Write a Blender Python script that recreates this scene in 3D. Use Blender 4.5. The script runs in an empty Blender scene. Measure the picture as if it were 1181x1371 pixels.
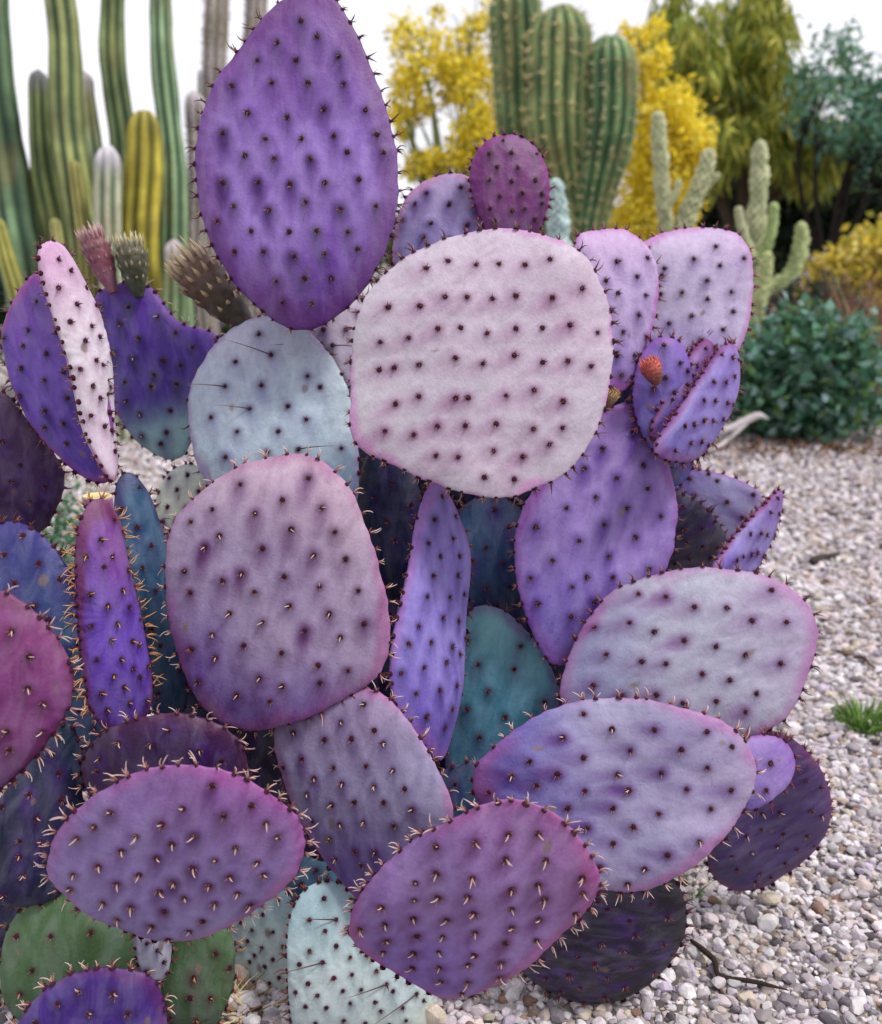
import bpy, math, random
import numpy as np
from mathutils import Matrix, Vector

# ------------------------------------------------------------------ camera, sky, sun, exposure
SC = bpy.context.scene
COL = SC.collection
CAM_H = 0.72
PITCH = math.radians(14.4)
FPX = 685.5 / math.tan(math.radians(30.0))          # focal length in photograph pixels (1181 x 1371)
cam_data = bpy.data.cameras.new("camera")
cam = bpy.data.objects.new("camera", cam_data)
COL.objects.link(cam)
cam.location = (0, 0, CAM_H)
cam.rotation_euler = (math.pi / 2 - PITCH, 0, 0)
cam_data.sensor_fit = 'VERTICAL'
cam_data.sensor_height = 36.0
cam_data.angle = math.radians(60.0)
cam_data.clip_start = 0.02
cam_data.clip_end = 2000
cam_data.dof.use_dof = True
cam_data.dof.focus_distance = 0.86
cam_data.dof.aperture_fstop = 5.0
SC.camera = cam

SUN_EL, SUN_AZ = math.radians(60), math.radians(112)   # azimuth measured from +Y towards +X
world = bpy.data.worlds.new("World")
SC.world = world
world.use_nodes = True
nt = world.node_tree
nt.nodes.clear()
sky = nt.nodes.new('ShaderNodeTexSky')
sky.sky_type = 'NISHITA'
sky.sun_disc = False
sky.sun_elevation = SUN_EL
sky.sun_rotation = SUN_AZ
sky.air_density = 1.0
sky.dust_density = 3.0
tc = nt.nodes.new('ShaderNodeTexCoord')
cl = nt.nodes.new('ShaderNodeTexNoise')
cl.inputs['Scale'].default_value = 2.2
cl.inputs['Detail'].default_value = 5
ramp = nt.nodes.new('ShaderNodeValToRGB')
ramp.color_ramp.elements[0].position = 0.30
ramp.color_ramp.elements[0].color = (0.72, 0.72, 0.72, 1)
ramp.color_ramp.elements[1].position = 0.55
ramp.color_ramp.elements[1].color = (0.97, 0.97, 0.97, 1)
mix = nt.nodes.new('ShaderNodeMix')
mix.data_type = 'RGBA'
mix.inputs[7].default_value = (8.6, 8.4, 9.0, 1)        # bright cloud deck
bgn = nt.nodes.new('ShaderNodeBackground')
bgn.inputs['Strength'].default_value = 0.12
out = nt.nodes.new('ShaderNodeOutputWorld')
nt.links.new(tc.outputs['Generated'], cl.inputs['Vector'])
nt.links.new(cl.outputs['Fac'], ramp.inputs['Fac'])
nt.links.new(ramp.outputs['Color'], mix.inputs[0])
nt.links.new(sky.outputs['Color'], mix.inputs[6])
nt.links.new(mix.outputs[2], bgn.inputs['Color'])
nt.links.new(bgn.outputs['Background'], out.inputs['Surface'])

sd = bpy.data.lights.new("sun", 'SUN')
sd.energy = 2.8
sd.angle = math.radians(12)
sd.color = (1.0, 0.96, 0.90)
sun = bpy.data.objects.new("sun", sd)
COL.objects.link(sun)
sdir = Vector((math.sin(SUN_AZ) * math.cos(SUN_EL), math.cos(SUN_AZ) * math.cos(SUN_EL), math.sin(SUN_EL)))
sun.rotation_euler = sdir.to_track_quat('Z', 'Y').to_euler()
sun.location = (0, 0, 30)

SC.view_settings.view_transform = 'Standard'
SC.view_settings.look = 'None'
SC.view_settings.gamma = 1.0
SC.view_settings.use_curve_mapping = False
SC.view_settings.exposure = 0.2

# ------------------------------------------------------------------ helpers
rng = np.random.default_rng(7)
random.seed(7)
CP = np.array([0, 0, CAM_H])
FW = np.array([0, math.cos(PITCH), -math.sin(PITCH)])
UP = np.array([0, math.sin(PITCH), math.cos(PITCH)])
RT = np.array([1.0, 0, 0])


def ray(px, py):
    return (px - 590.5) / FPX * RT + (685.5 - py) / FPX * UP + FW


def at(px, py, d):                    # point at depth d along the optical axis
    return CP + d * ray(px, py)


def at_y(px, py, Y):                  # point at horizontal distance Y
    r = ray(px, py)
    return CP + r * (Y / r[1])


def ground_at(px, py):
    r = ray(px, py)
    return CP + r * (CAM_H / -r[2])


def lin(c, k=1.0):
    c = np.asarray(c, float) / 255.0
    return np.where(c <= 0.04045, c / 12.92, ((c + 0.055) / 1.055) ** 2.4) * k


def unit(v):
    v = np.asarray(v, float)
    return v / (np.linalg.norm(v, axis=-1, keepdims=True) + 1e-12)


def sstep(a, b, x):
    t = np.clip((x - a) / (b - a), 0, 1)
    return t * t * (3 - 2 * t)


def hash3(i):
    i = i.astype(np.int64)
    h = (i[..., 0] * 374761393 + i[..., 1] * 668265263 + i[..., 2] * 2147483647) & 0xffffffff
    h = ((h ^ (h >> 13)) * 1274126177) & 0xffffffff
    h = h ^ (h >> 16)
    return (h & 0xffff) / 32767.5 - 1.0


def vnoise(p):
    i = np.floor(p)
    f = p - i
    f = f * f * (3 - 2 * f)
    r = 0
    for a in (0, 1):
        for b in (0, 1):
            for c in (0, 1):
                w = (f[..., 0] if a else 1 - f[..., 0]) * (f[..., 1] if b else 1 - f[..., 1]) * (f[..., 2] if c else 1 - f[..., 2])
                r = r + w * hash3(i + np.array([a, b, c]))
    return r


def fbm(p, o=3):
    r, a = 0, 0.5
    for _ in range(o):
        r = r + a * vnoise(p)
        p = p * 2.03 + 17.1
        a *= 0.5
    return r


def mesh_from(name, V, T, C=None, smooth=True):
    V = np.ascontiguousarray(V, dtype=np.float32)
    T = np.ascontiguousarray(T, dtype=np.int32)
    me = bpy.data.meshes.new(name)
    me.vertices.add(len(V))
    me.vertices.foreach_set('co', V.ravel())
    me.loops.add(T.size)
    me.loops.foreach_set('vertex_index', T.ravel())
    me.polygons.add(len(T))
    me.polygons.foreach_set('loop_start', np.arange(len(T), dtype=np.int32) * 3)
    me.polygons.foreach_set('use_smooth', np.full(len(T), smooth, dtype=bool))
    me.update(calc_edges=True)
    if C is not None:
        a = me.color_attributes.new('Col', 'FLOAT_COLOR', 'POINT')
        C4 = np.ones((len(V), 4), dtype=np.float32)
        C4[:, :3] = C
        a.data.foreach_set('color', C4.ravel())
    return me


def link(name, me, mat=None, parent=None, loc=(0, 0, 0)):
    o = bpy.data.objects.new(name, me)
    COL.objects.link(o)
    if me is not None and mat is not None and not me.materials:
        me.materials.append(mat)
    o.parent = parent
    o.location = loc
    return o


def thing(name, label, cat, loc, group=None):
    o = bpy.data.objects.new(name, None)
    o.empty_display_size = 0.05
    COL.objects.link(o)
    o.location = loc
    tag(o, label, cat, group)
    return o


def tag(o, label, cat, group=None):
    o['label'] = label
    o['category'] = cat
    if group:
        o['group'] = group
    return o


class MB:
    """collects triangle soups with a colour per vertex"""
    def __init__(s):
        s.V, s.T, s.C, s.n = [], [], [], 0

    def add(s, V, T, C):
        V = np.asarray(V, float)
        s.V.append(V)
        s.T.append(np.asarray(T, int) + s.n)
        C = np.asarray(C, float)
        s.C.append(np.broadcast_to(C, (len(V), 3)))
        s.n += len(V)

    def build(s, name, mat, parent=None, origin=(0, 0, 0), smooth=True, kind=None):
        if not s.V:
            return None
        V = np.concatenate(s.V) - np.asarray(origin)
        me = mesh_from(name, V, np.concatenate(s.T), np.concatenate(s.C), smooth)
        o = link(name, me, mat, parent, (0, 0, 0) if parent else origin)
        if kind:
            o['kind'] = kind
        return o


def grid_tris(nr, nc, wrap=True):
    """triangles for nr rings of nc points"""
    r = np.arange(nr - 1)[:, None]
    m = nc if wrap else nc - 1
    c = np.arange(m)[None, :]
    a = r * nc + c
    b = r * nc + (c + 1) % nc
    d = a + nc
    e = b + nc
    return np.concatenate([np.stack([a, b, e], -1).reshape(-1, 3), np.stack([a, e, d], -1).reshape(-1, 3)])


def frames(P):
    P = np.asarray(P, float)
    t = unit(np.gradient(P, axis=0))
    ref = np.array([0.13, 0.97, 0.2]) if abs(t[0] @ np.array([0.13, 0.97, 0.2])) < 0.9 else np.array([1.0, 0, 0])
    A, B = [], []
    for k in range(len(P)):
        a = unit(ref - t[k] * (ref @ t[k]))
        A.append(a)
        B.append(np.cross(t[k], a))
        ref = a
    return t, np.array(A), np.array(B)


def tube(mb, P, R, C0, C1, sides=5):
    P = np.asarray(P, float)
    R = np.broadcast_to(np.asarray(R, float), (len(P),))
    t, A, B = frames(P)
    th = np.arange(sides) / sides * 2 * math.pi
    V = (P[:, None] + R[:, None, None] * (np.cos(th)[None, :, None] * A[:, None] + np.sin(th)[None, :, None] * B[:, None])).reshape(-1, 3)
    w = np.repeat(np.linspace(0, 1, len(P)), sides)[:, None]
    mb.add(V, grid_tris(len(P), sides), np.asarray(C0) * (1 - w) + np.asarray(C1) * w)


def smooth_path(P, n):
    """Catmull-Rom through points"""
    P = np.asarray(P, float)
    Q = np.vstack([2 * P[0] - P[1], P, 2 * P[-1] - P[-2]])
    s = np.linspace(0, len(P) - 1 - 1e-6, n)
    i = s.astype(int)
    f = (s - i)[:, None]
    a, b, c, d = Q[i], Q[i + 1], Q[i + 2], Q[i + 3]
    return 0.5 * (2 * b + (c - a) * f + (2 * a - 5 * b + 4 * c - d) * f ** 2 + (3 * b - a - 3 * c + d) * f ** 3)


def smooth_loop(P, n):
    P = np.asarray(P, float)
    m = len(P)
    s = np.linspace(0, m, n, endpoint=False)
    i = s.astype(int)
    f = (s - i)[:, None]
    a, b, c, d = P[(i - 1) % m], P[i % m], P[(i + 1) % m], P[(i + 2) % m]
    return 0.5 * (2 * b + (c - a) * f + (2 * a - 5 * b + 4 * c - d) * f ** 2 + (3 * b - a - 3 * c + d) * f ** 3)


def attr_mat(name, rough=0.6, nscale=60, namt=0.25, bscale=200, bump=0.1, bdist=0.002, transl=0.0, spec=0.4, rand=0.0):
    m = bpy.data.materials.new(name)
    m.use_nodes = True
    n, l = m.node_tree.nodes, m.node_tree.links
    b = n['Principled BSDF']
    b.inputs['Roughness'].default_value = rough
    b.inputs['Specular IOR Level'].default_value = spec
    at_ = n.new('ShaderNodeAttribute')
    at_.attribute_name = 'Col'
    t = n.new('ShaderNodeTexCoord')
    nz = n.new('ShaderNodeTexNoise')
    nz.inputs['Scale'].default_value = nscale
    nz.inputs['Detail'].default_value = 5
    nz.inputs['Roughness'].default_value = 0.65
    l.new(t.outputs['Object'], nz.inputs['Vector'])
    mr = n.new('ShaderNodeMapRange')
    mr.inputs['From Min'].default_value = 0.25
    mr.inputs['From Max'].default_value = 0.75
    mr.inputs['To Min'].default_value = 1 - namt
    mr.inputs['To Max'].default_value = 1 + namt
    l.new(nz.outputs['Fac'], mr.inputs['Value'])
    mul = n.new('ShaderNodeVectorMath')
    mul.operation = 'MULTIPLY'
    l.new(at_.outputs['Color'], mul.inputs[0])
    l.new(mr.outputs['Result'], mul.inputs[1])
    l.new(mul.outputs['Vector'], b.inputs['Base Color'])
    if bump:
        n2 = n.new('ShaderNodeTexNoise')
        n2.inputs['Scale'].default_value = bscale
        n2.inputs['Detail'].default_value = 4
        l.new(t.outputs['Object'], n2.inputs['Vector'])
        bp = n.new('ShaderNodeBump')
        bp.inputs['Strength'].default_value = bump
        bp.inputs['Distance'].default_value = bdist
        l.new(n2.outputs['Fac'], bp.inputs['Height'])
        l.new(bp.outputs['Normal'], b.inputs['Normal'])
    if transl:
        tr = n.new('ShaderNodeBsdfTranslucent')
        l.new(mul.outputs['Vector'], tr.inputs['Color'])
        mx = n.new('ShaderNodeMixShader')
        mx.inputs[0].default_value = transl
        l.new(b.outputs['BSDF'], mx.inputs[1])
        l.new(tr.outputs['BSDF'], mx.inputs[2])
        l.new(mx.outputs['Shader'], n['Material Output'].inputs['Surface'])
    return m


def pad_mat():
    m = attr_mat('pad_skin', 0.5, 150, 0.13, 330, 0.35, 0.0012, spec=0.32)
    n, l = m.node_tree.nodes, m.node_tree.links
    b = n['Principled BSDF']
    src = b.inputs['Base Color'].links[0].from_socket
    t = n.new('ShaderNodeTexCoord')
    mp = n.new('ShaderNodeMapping')
    mp.inputs['Scale'].default_value = (60, 22, 45)
    l.new(t.outputs['Object'], mp.inputs['Vector'])
    oi = n.new('ShaderNodeObjectInfo')
    ad = n.new('ShaderNodeVectorMath')
    ad.operation = 'ADD'
    l.new(mp.outputs['Vector'], ad.inputs[0])
    sc = n.new('ShaderNodeMath')
    sc.operation = 'MULTIPLY'
    sc.inputs[1].default_value = 60
    l.new(oi.outputs['Random'], sc.inputs[0])
    l.new(sc.outputs[0], ad.inputs[1])
    nz = n.new('ShaderNodeTexNoise')
    nz.inputs['Scale'].default_value = 1.0
    nz.inputs['Detail'].default_value = 6
    nz.inputs['Roughness'].default_value = 0.6
    nz.inputs['Distortion'].default_value = 0.6
    l.new(ad.outputs[0], nz.inputs['Vector'])
    r = n.new('ShaderNodeMapRange')
    r.inputs['From Min'].default_value = 0.42
    r.inputs['From Max'].default_value = 0.72
    r.inputs['To Max'].default_value = 0.13
    l.new(nz.outputs['Fac'], r.inputs['Value'])
    mx = n.new('ShaderNodeMix')                     # pale waxy bloom rubbed off in streaks
    mx.data_type = 'RGBA'
    mx.inputs[7].default_value = (0.42, 0.42, 0.50, 1)
    l.new(r.outputs['Result'], mx.inputs[0])
    l.new(src, mx.inputs[6])
    r2 = n.new('ShaderNodeMapRange')
    r2.inputs['From Min'].default_value = 0.25
    r2.inputs['From Max'].default_value = 0.5
    r2.inputs['To Min'].default_value = 0.80
    r2.inputs['To Max'].default_value = 1.0
    l.new(nz.outputs['Fac'], r2.inputs['Value'])
    mu = n.new('ShaderNodeVectorMath')
    mu.operation = 'MULTIPLY'
    l.new(mx.outputs[2], mu.inputs[0])
    l.new(r2.outputs['Result'], mu.inputs[1])
    sp = n.new('ShaderNodeTexNoise')                # corky specks
    sp.inputs['Scale'].default_value = 520
    sp.inputs['Detail'].default_value = 2
    l.new(t.outputs['Object'], sp.inputs['Vector'])
    r3 = n.new('ShaderNodeMapRange')
    r3.inputs['From Min'].default_value = 0.66
    r3.inputs['From Max'].default_value = 0.74
    r3.inputs['To Min'].default_value = 1.0
    r3.inputs['To Max'].default_value = 0.62
    l.new(sp.outputs['Fac'], r3.inputs['Value'])
    mu2 = n.new('ShaderNodeVectorMath')
    mu2.operation = 'MULTIPLY'
    l.new(mu.outputs[0], mu2.inputs[0])
    l.new(r3.outputs['Result'], mu2.inputs[1])
    l.new(mu2.outputs[0], b.inputs['Base Color'])
    rr = n.new('ShaderNodeMapRange')
    rr.inputs['To Min'].default_value = 0.38
    rr.inputs['To Max'].default_value = 0.68
    l.new(nz.outputs['Fac'], rr.inputs['Value'])
    l.new(rr.outputs['Result'], b.inputs['Roughness'])
    return m


M_PAD = pad_mat()
M_AREOLE = attr_mat('areole_felt', 0.85, 900, 0.3, 900, 0.3, 0.0006, spec=0.2)
M_SPINE = attr_mat('spine_horn', 0.4, 600, 0.15, 400, 0, spec=0.5)
M_STEM = attr_mat('cactus_stem_skin', 0.6, 16, 0.22, 60, 0.3, 0.006, spec=0.3)
M_LEAF = attr_mat('leaf', 0.55, 8, 0.2, 60, 0, transl=0.35, spec=0.3)
M_BLOSSOM = attr_mat('blossom', 0.7, 8, 0.12, 60, 0, transl=0.45, spec=0.2)
M_BARK = attr_mat('bark', 0.9, 25, 0.35, 60, 0.5, 0.01, spec=0.2)
M_STONE = attr_mat('stone', 0.8, 180, 0.28, 300, 0.35, 0.002, spec=0.25)
M_STRAW = attr_mat('straw', 0.7, 300, 0.3, 60, 0, transl=0.2, spec=0.3)

# ------------------------------------------------------------------ the ground and far hills
def ground_mat():
    m = bpy.data.materials.new('gravel_soil')
    m.use_nodes = True
    n, l = m.node_tree.nodes, m.node_tree.links
    b = n['Principled BSDF']
    b.inputs['Roughness'].default_value = 0.9
    t = n.new('ShaderNodeTexCoord')
    v = n.new('ShaderNodeTexVoronoi')
    v.inputs['Scale'].default_value = 42
    l.new(t.outputs['Object'], v.inputs['Vector'])
    r = n.new('ShaderNodeValToRGB')
    e = r.color_ramp.elements
    e[0].position, e[0].color = 0.0, (0.07, 0.055, 0.05, 1)
    e[1].position, e[1].color = 1.0, (0.55, 0.50, 0.48, 1)
    x = r.color_ramp.elements.new(0.35)
    x.color = (0.22, 0.19, 0.18, 1)
    sep = n.new('ShaderNodeSeparateColor')
    l.new(v.outputs['Color'], sep.inputs['Color'])
    l.new(sep.outputs['Red'], r.inputs['Fac'])
    nz = n.new('ShaderNodeTexNoise')
    nz.inputs['Scale'].default_value = 1.4
    nz.inputs['Detail'].default_value = 6
    l.new(t.outputs['Object'], nz.inputs['Vector'])
    mr = n.new('ShaderNodeMapRange')
    mr.inputs['To Min'].default_value = 0.6
    mr.inputs['To Max'].default_value = 1.15
    l.new(nz.outputs['Fac'], mr.inputs['Value'])
    mul = n.new('ShaderNodeVectorMath')
    mul.operation = 'MULTIPLY'
    l.new(r.outputs['Color'], mul.inputs[0])
    l.new(mr.outputs['Result'], mul.inputs[1])
    l.new(mul.outputs['Vector'], b.inputs['Base Color'])
    bp = n.new('ShaderNodeBump')
    bp.invert = True
    bp.inputs['Distance'].default_value = 0.012
    bp.inputs['Strength'].default_value = 0.9
    l.new(v.outputs['Distance'], bp.inputs['Height'])
    l.new(bp.outputs['Normal'], b.inputs['Normal'])
    return m


def build_ground():
    # one sheet, finer near the camera, reaching the horizon
    ys = np.concatenate([np.linspace(-6, 0, 8), np.linspace(0.1, 8, 70), np.geomspace(9, 900, 22)])
    xs = np.concatenate([-np.geomspace(900, 6, 20), np.linspace(-5, 5, 80), np.geomspace(6, 900, 20)])
    X, Y = np.meshgrid(xs, ys)
    near = np.exp(-((X / 5) ** 2 + ((Y - 3) / 5) ** 2))
    P = np.stack([X, Y, X * 0], -1).reshape(-1, 3)
    Z = (0.022 * fbm(P * 1.3, 3).reshape(X.shape)) * near - 0.006
    V = np.stack([X, Y, Z], -1).reshape(-1, 3)
    T = grid_tris(len(ys), len(xs), wrap=False)
    me = mesh_from('gravel_ground', V, T)
    o = link('gravel_ground', me, ground_mat())
    o['kind'] = 'structure'
    return o


def ground_z(x, y):
    P = np.stack([x, y, np.zeros_like(x)], -1)
    near = np.exp(-((x / 5) ** 2 + ((y - 3) / 5) ** 2))
    return 0.022 * fbm(P * 1.3, 3) * near - 0.006


GROUND = build_ground()


def gz(x, y):
    return float(ground_z(np.array([x]), np.array([y]))[0])


def build_hills():
    m = bpy.data.materials.new('hill_scrub')
    m.use_nodes = True
    n, l = m.node_tree.nodes, m.node_tree.links
    b = n['Principled BSDF']
    b.inputs['Roughness'].default_value = 1.0
    nz = n.new('ShaderNodeTexNoise')
    nz.inputs['Scale'].default_value = 0.25
    nz.inputs['Detail'].default_value = 8
    t = n.new('ShaderNodeTexCoord')
    l.new(t.outputs['Object'], nz.inputs['Vector'])
    r = n.new('ShaderNodeValToRGB')
    r.color_ramp.elements[0].position = 0.35
    r.color_ramp.elements[0].color = (0.16, 0.17, 0.15, 1)
    r.color_ramp.elements[1].position = 0.65
    r.color_ramp.elements[1].color = (0.46, 0.43, 0.46, 1)
    l.new(nz.outputs['Fac'], r.inputs['Fac'])
    l.new(r.outputs['Color'], b.inputs['Base Color'])
    na, nr = 160, 24
    a = np.linspace(-1.5, 1.5, na)
    rr = np.linspace(0, 1, nr)
    A, Rr = np.meshgrid(a, rr)
    dist = 70 + 80 * Rr
    X, Y = dist * np.sin(A), dist * np.cos(A)
    prof = np.sin(Rr * math.pi) ** 0.9
    P = np.stack([X * 0.03, Y * 0.03, X * 0], -1).reshape(-1, 3)
    Z = prof * (9 + 7 * fbm(P, 4).reshape(X.shape)) - 0.5
    V = np.stack([X, Y, Z], -1).reshape(-1, 3)
    o = link('hills', mesh_from('hills', V, grid_tris(nr, na, wrap=False)), m)
    o['kind'] = 'structure'


build_hills()

# ------------------------------------------------------------------ gravel
def icosphere(sub):
    p = (1 + 5 ** 0.5) / 2
    V = [(-1, p, 0), (1, p, 0), (-1, -p, 0), (1, -p, 0), (0, -1, p), (0, 1, p), (0, -1, -p), (0, 1, -p), (p, 0, -1), (p, 0, 1), (-p, 0, -1), (-p, 0, 1)]
    F = [(0, 11, 5), (0, 5, 1), (0, 1, 7), (0, 7, 10), (0, 10, 11), (1, 5, 9), (5, 11, 4), (11, 10, 2), (10, 7, 6), (7, 1, 8), (3, 9, 4), (3, 4, 2), (3, 2, 6), (3, 6, 8), (3, 8, 9), (4, 9, 5), (2, 4, 11), (6, 2, 10), (8, 6, 7), (9, 8, 1)]
    V = [unit(v) for v in V]
    for _ in range(sub):
        cache, G = {}, []

        def mid(a, b):
            k = (min(a, b), max(a, b))
            if k not in cache:
                V.append(unit(V[a] + V[b]))
                cache[k] = len(V) - 1
            return cache[k]
        for a, b, c in F:
            x, y, z = mid(a, b), mid(b, c), mid(c, a)
            G += [(a, x, z), (b, y, x), (c, z, y), (x, y, z)]
        F = G
    return np.array(V), np.array(F)


def stone_proto(sub, r):
    V, F = icosphere(sub)
    V = V * (1 + 0.12 * vnoise(V * 1.7 + r.uniform(0, 50, 3)))[:, None]
    for _ in range(10):                                   # broken faces
        n = unit(r.normal(size=3))
        c = r.uniform(0.52, 0.86)
        d = V @ n - c
        V = V - np.maximum(d, 0)[:, None] * n * 0.92
    V = V * np.array([1.0, r.uniform(0.62, 0.95), r.uniform(0.45, 0.75)])
    return V, F


STONE_COLS = [(214, 208, 214), (204, 194, 200), (224, 220, 222), (190, 180, 184), (206, 190, 186), (176, 160, 150),
              (196, 184, 168), (150, 142, 150), (158, 128, 112), (214, 200, 206), (104, 98, 104), (184, 172, 190)]
STONE_W = np.array([6, 5, 6, 4, 3, 1.6, 1.6, 1.6, 0.6, 3, 1.2, 2])
STONE_W = STONE_W / STONE_W.sum()


def rot_rand(n, r):
    q = unit(r.normal(size=(n, 4)))
    w, x, y, z = q.T
    return np.stack([1 - 2 * (y * y + z * z), 2 * (x * y - z * w), 2 * (x * z + y * w),
                     2 * (x * y + z * w), 1 - 2 * (x * x + z * z), 2 * (y * z - x * w),
                     2 * (x * z - y * w), 2 * (y * z + x * w), 1 - 2 * (x * x + y * y)], -1).reshape(n, 3, 3)


def tilt_rot(n, r, amt):
    """random yaw and a modest tilt: stones lie on their flat side"""
    a = r.uniform(0, 2 * math.pi, n)
    Rz = np.zeros((n, 3, 3))
    Rz[:, 0, 0] = np.cos(a); Rz[:, 0, 1] = -np.sin(a); Rz[:, 1, 0] = np.sin(a); Rz[:, 1, 1] = np.cos(a); Rz[:, 2, 2] = 1
    b = r.normal(0, amt, n)
    Rx = np.zeros((n, 3, 3))
    Rx[:, 0, 0] = 1; Rx[:, 1, 1] = np.cos(b); Rx[:, 1, 2] = -np.sin(b); Rx[:, 2, 1] = np.sin(b); Rx[:, 2, 2] = np.cos(b)
    return Rx @ Rz


def to_px(P):
    d = P - CP
    z = d @ FW
    return np.stack([590.5 + FPX * (d @ RT) / z, 685.5 - FPX * (d @ UP) / z], -1), z


def build_gravel():
    r = np.random.default_rng(11)
    zones = [(0.55, 1.6, 0.0104, 1, 1.2), (1.6, 2.4, 0.0155, 0, 1.15), (2.4, 4.6, 0.0230, 0, 1.15)]
    pos, rad, sub = [], [], []
    for y0, y1, sp, sb, over in zones:
        ny = int((y1 - y0) / sp)
        for j in range(ny):
            y = y0 + j * sp
            xl, xr = -0.55 * y - 0.25, 0.56 * y + 0.25
            nx = int((xr - xl) / sp)
            x = xl + (np.arange(nx) + r.uniform(-0.5, 0.5, nx)) * sp
            pos.append(np.stack([x, y + r.uniform(-0.5, 0.5, nx) * sp, np.zeros(nx)], -1))
            rad.append(np.clip(sp * 0.58 * np.exp(r.normal(0, 0.36, nx)), 0.003, 0.0135) * over ** 0.5)
            sub.append(np.full(nx, sb))
    pos, rad, sub = np.concatenate(pos), np.concatenate(rad), np.concatenate(sub)
    pos[:, 2] = ground_z(pos[:, 0], pos[:, 1]) + rad * r.uniform(-0.2, 0.7, len(rad))
    fx, fy, fs = [], [], 0.0092                            # small chips filling the joints
    for y in np.arange(0.6, 1.75, fs):
        x = np.arange(-0.2, 0.56 * y + 0.2, fs)
        fx.append(x + r.uniform(-.5, .5, len(x)) * fs); fy.append(y + r.uniform(-.5, .5, len(x)) * fs)
    fx, fy = np.concatenate(fx), np.concatenate(fy)
    fr_ = fs * 0.55 * np.exp(r.normal(0, 0.25, len(fx)))
    pos = np.vstack([pos, np.stack([fx, fy, ground_z(fx, fy) - fr_ * 0.15], -1)])
    rad = np.concatenate([rad, fr_]); sub = np.concatenate([sub, np.zeros(len(fx))])
    cidx = r.choice(len(STONE_COLS), len(rad), p=STONE_W)
    cols = lin(np.array(STONE_COLS))[cidx] * r.uniform(0.55, 1.0, (len(rad), 1)) * 0.92
    R = tilt_rot(len(rad), r, 0.75)
    px, z = to_px(pos)
    # the largest-showing stones at the open right side become stones of their own
    vis = (px[:, 0] > 930) & (px[:, 0] < 1175) & (px[:, 1] > 990) & (px[:, 1] < 1366) & (px[:, 0] > 930 + 0)
    vis |= (px[:, 0] > 690) & (px[:, 0] <= 930) & (px[:, 1] > 1335) & (px[:, 1] < 1366)
    vis &= rad > 0.0062
    app = np.where(vis, rad / z, 0)
    own = np.argsort(-app)[:290]
    own = own[app[own] > 0]
    protos = []
    for k in range(36):
        V, F = stone_proto(1, r)
        ci = r.choice(len(STONE_COLS), p=STONE_W)
        c = lin(STONE_COLS[ci]) * r.uniform(0.55, 1.0) * 0.92
        C = c * (1 + 0.18 * vnoise(V * 2.2 + k * 7))[:, None]
        protos.append(mesh_from('stone', V, F, C, False))
    isown = np.zeros(len(rad), bool)
    isown[own] = True
    for i in own:
        o = link('stone', protos[r.integers(36)], M_STONE, GROUND)
        m = Matrix([list(R[i][0]), list(R[i][1]), list(R[i][2])]).to_4x4()
        o.matrix_local = Matrix.Translation(Vector(pos[i])) @ m @ Matrix.Scale(float(rad[i]) * 1.0, 4)
    mb = MB()
    for sb in (0, 1):
        pr = [stone_proto(sb, r) for _ in range(24)]
        ids = r.integers(24, size=len(rad))
        for k in range(24):
            s = np.where((ids == k) & (sub == sb) & ~isown)[0]
            if not len(s):
                continue
            V, F = pr[k]
            W = np.einsum('nij,vj->nvi', R[s], V) * rad[s][:, None, None] * 1.12 + pos[s][:, None]
            tint = (1 + 0.15 * vnoise(V * 2.2 + k * 3))[None, :, None]
            C = (cols[s][:, None] * tint).reshape(-1, 3)
            T = (F[None] + (np.arange(len(s)) * len(V))[:, None, None]).reshape(-1, 3)
            mb.add(W.reshape(-1, 3), T, C)
    mb.build('gravel', M_STONE, GROUND, kind='stuff', smooth=False)


build_gravel()

# ------------------------------------------------------------------ the purple prickly pear
PEAR_BASE = np.array([0.02, 1.02, 0.0])
PEAR = thing('prickly_pear_cactus', 'large violet and grey prickly pear cactus of flat spiny pads rising from gravel', 'cactus', PEAR_BASE)
PADS = {}
ALB = 0.68


def spine(mb, p, d0, d1, L, r0, C0, C1, segs=4, sides=4):
    """tapered spine starting along d0 and bending towards d1"""
    s = np.linspace(0, 1, segs + 1)[:, None]
    d = unit(np.asarray(d0) * (1 - s) + np.asarray(d1) * s)
    P = p + np.concatenate([np.zeros((1, 3)), np.cumsum(d[:-1] * (L / segs), axis=0)])
    tube(mb, P, r0 * (1 - s[:, 0] ** 1.5 * 0.85), C0, C1, sides)


DOME_T = None


def dome(mb, p, n, r, h, C0, C1):
    n = unit(n)
    a = unit(np.cross(n, [0.3, 0.5, 0.81]))
    b = np.cross(n, a)
    k = 7
    th = np.arange(k) / k * 2 * math.pi
    ringv = np.cos(th)[:, None] * a + np.sin(th)[:, None] * b
    V = np.vstack([p + ringv * r - n * 0.0006, p + ringv * r * 0.68 + n * h * 0.75, [p + n * h]])
    T = np.vstack([grid_tris(2, k), [[k + i, k + (i + 1) % k, 2 * k] for i in range(k)]])
    C = np.vstack([np.tile(C0, (k, 1)), np.tile(C1, (k, 1)), [C1]])
    mb.add(V, T, C)


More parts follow.
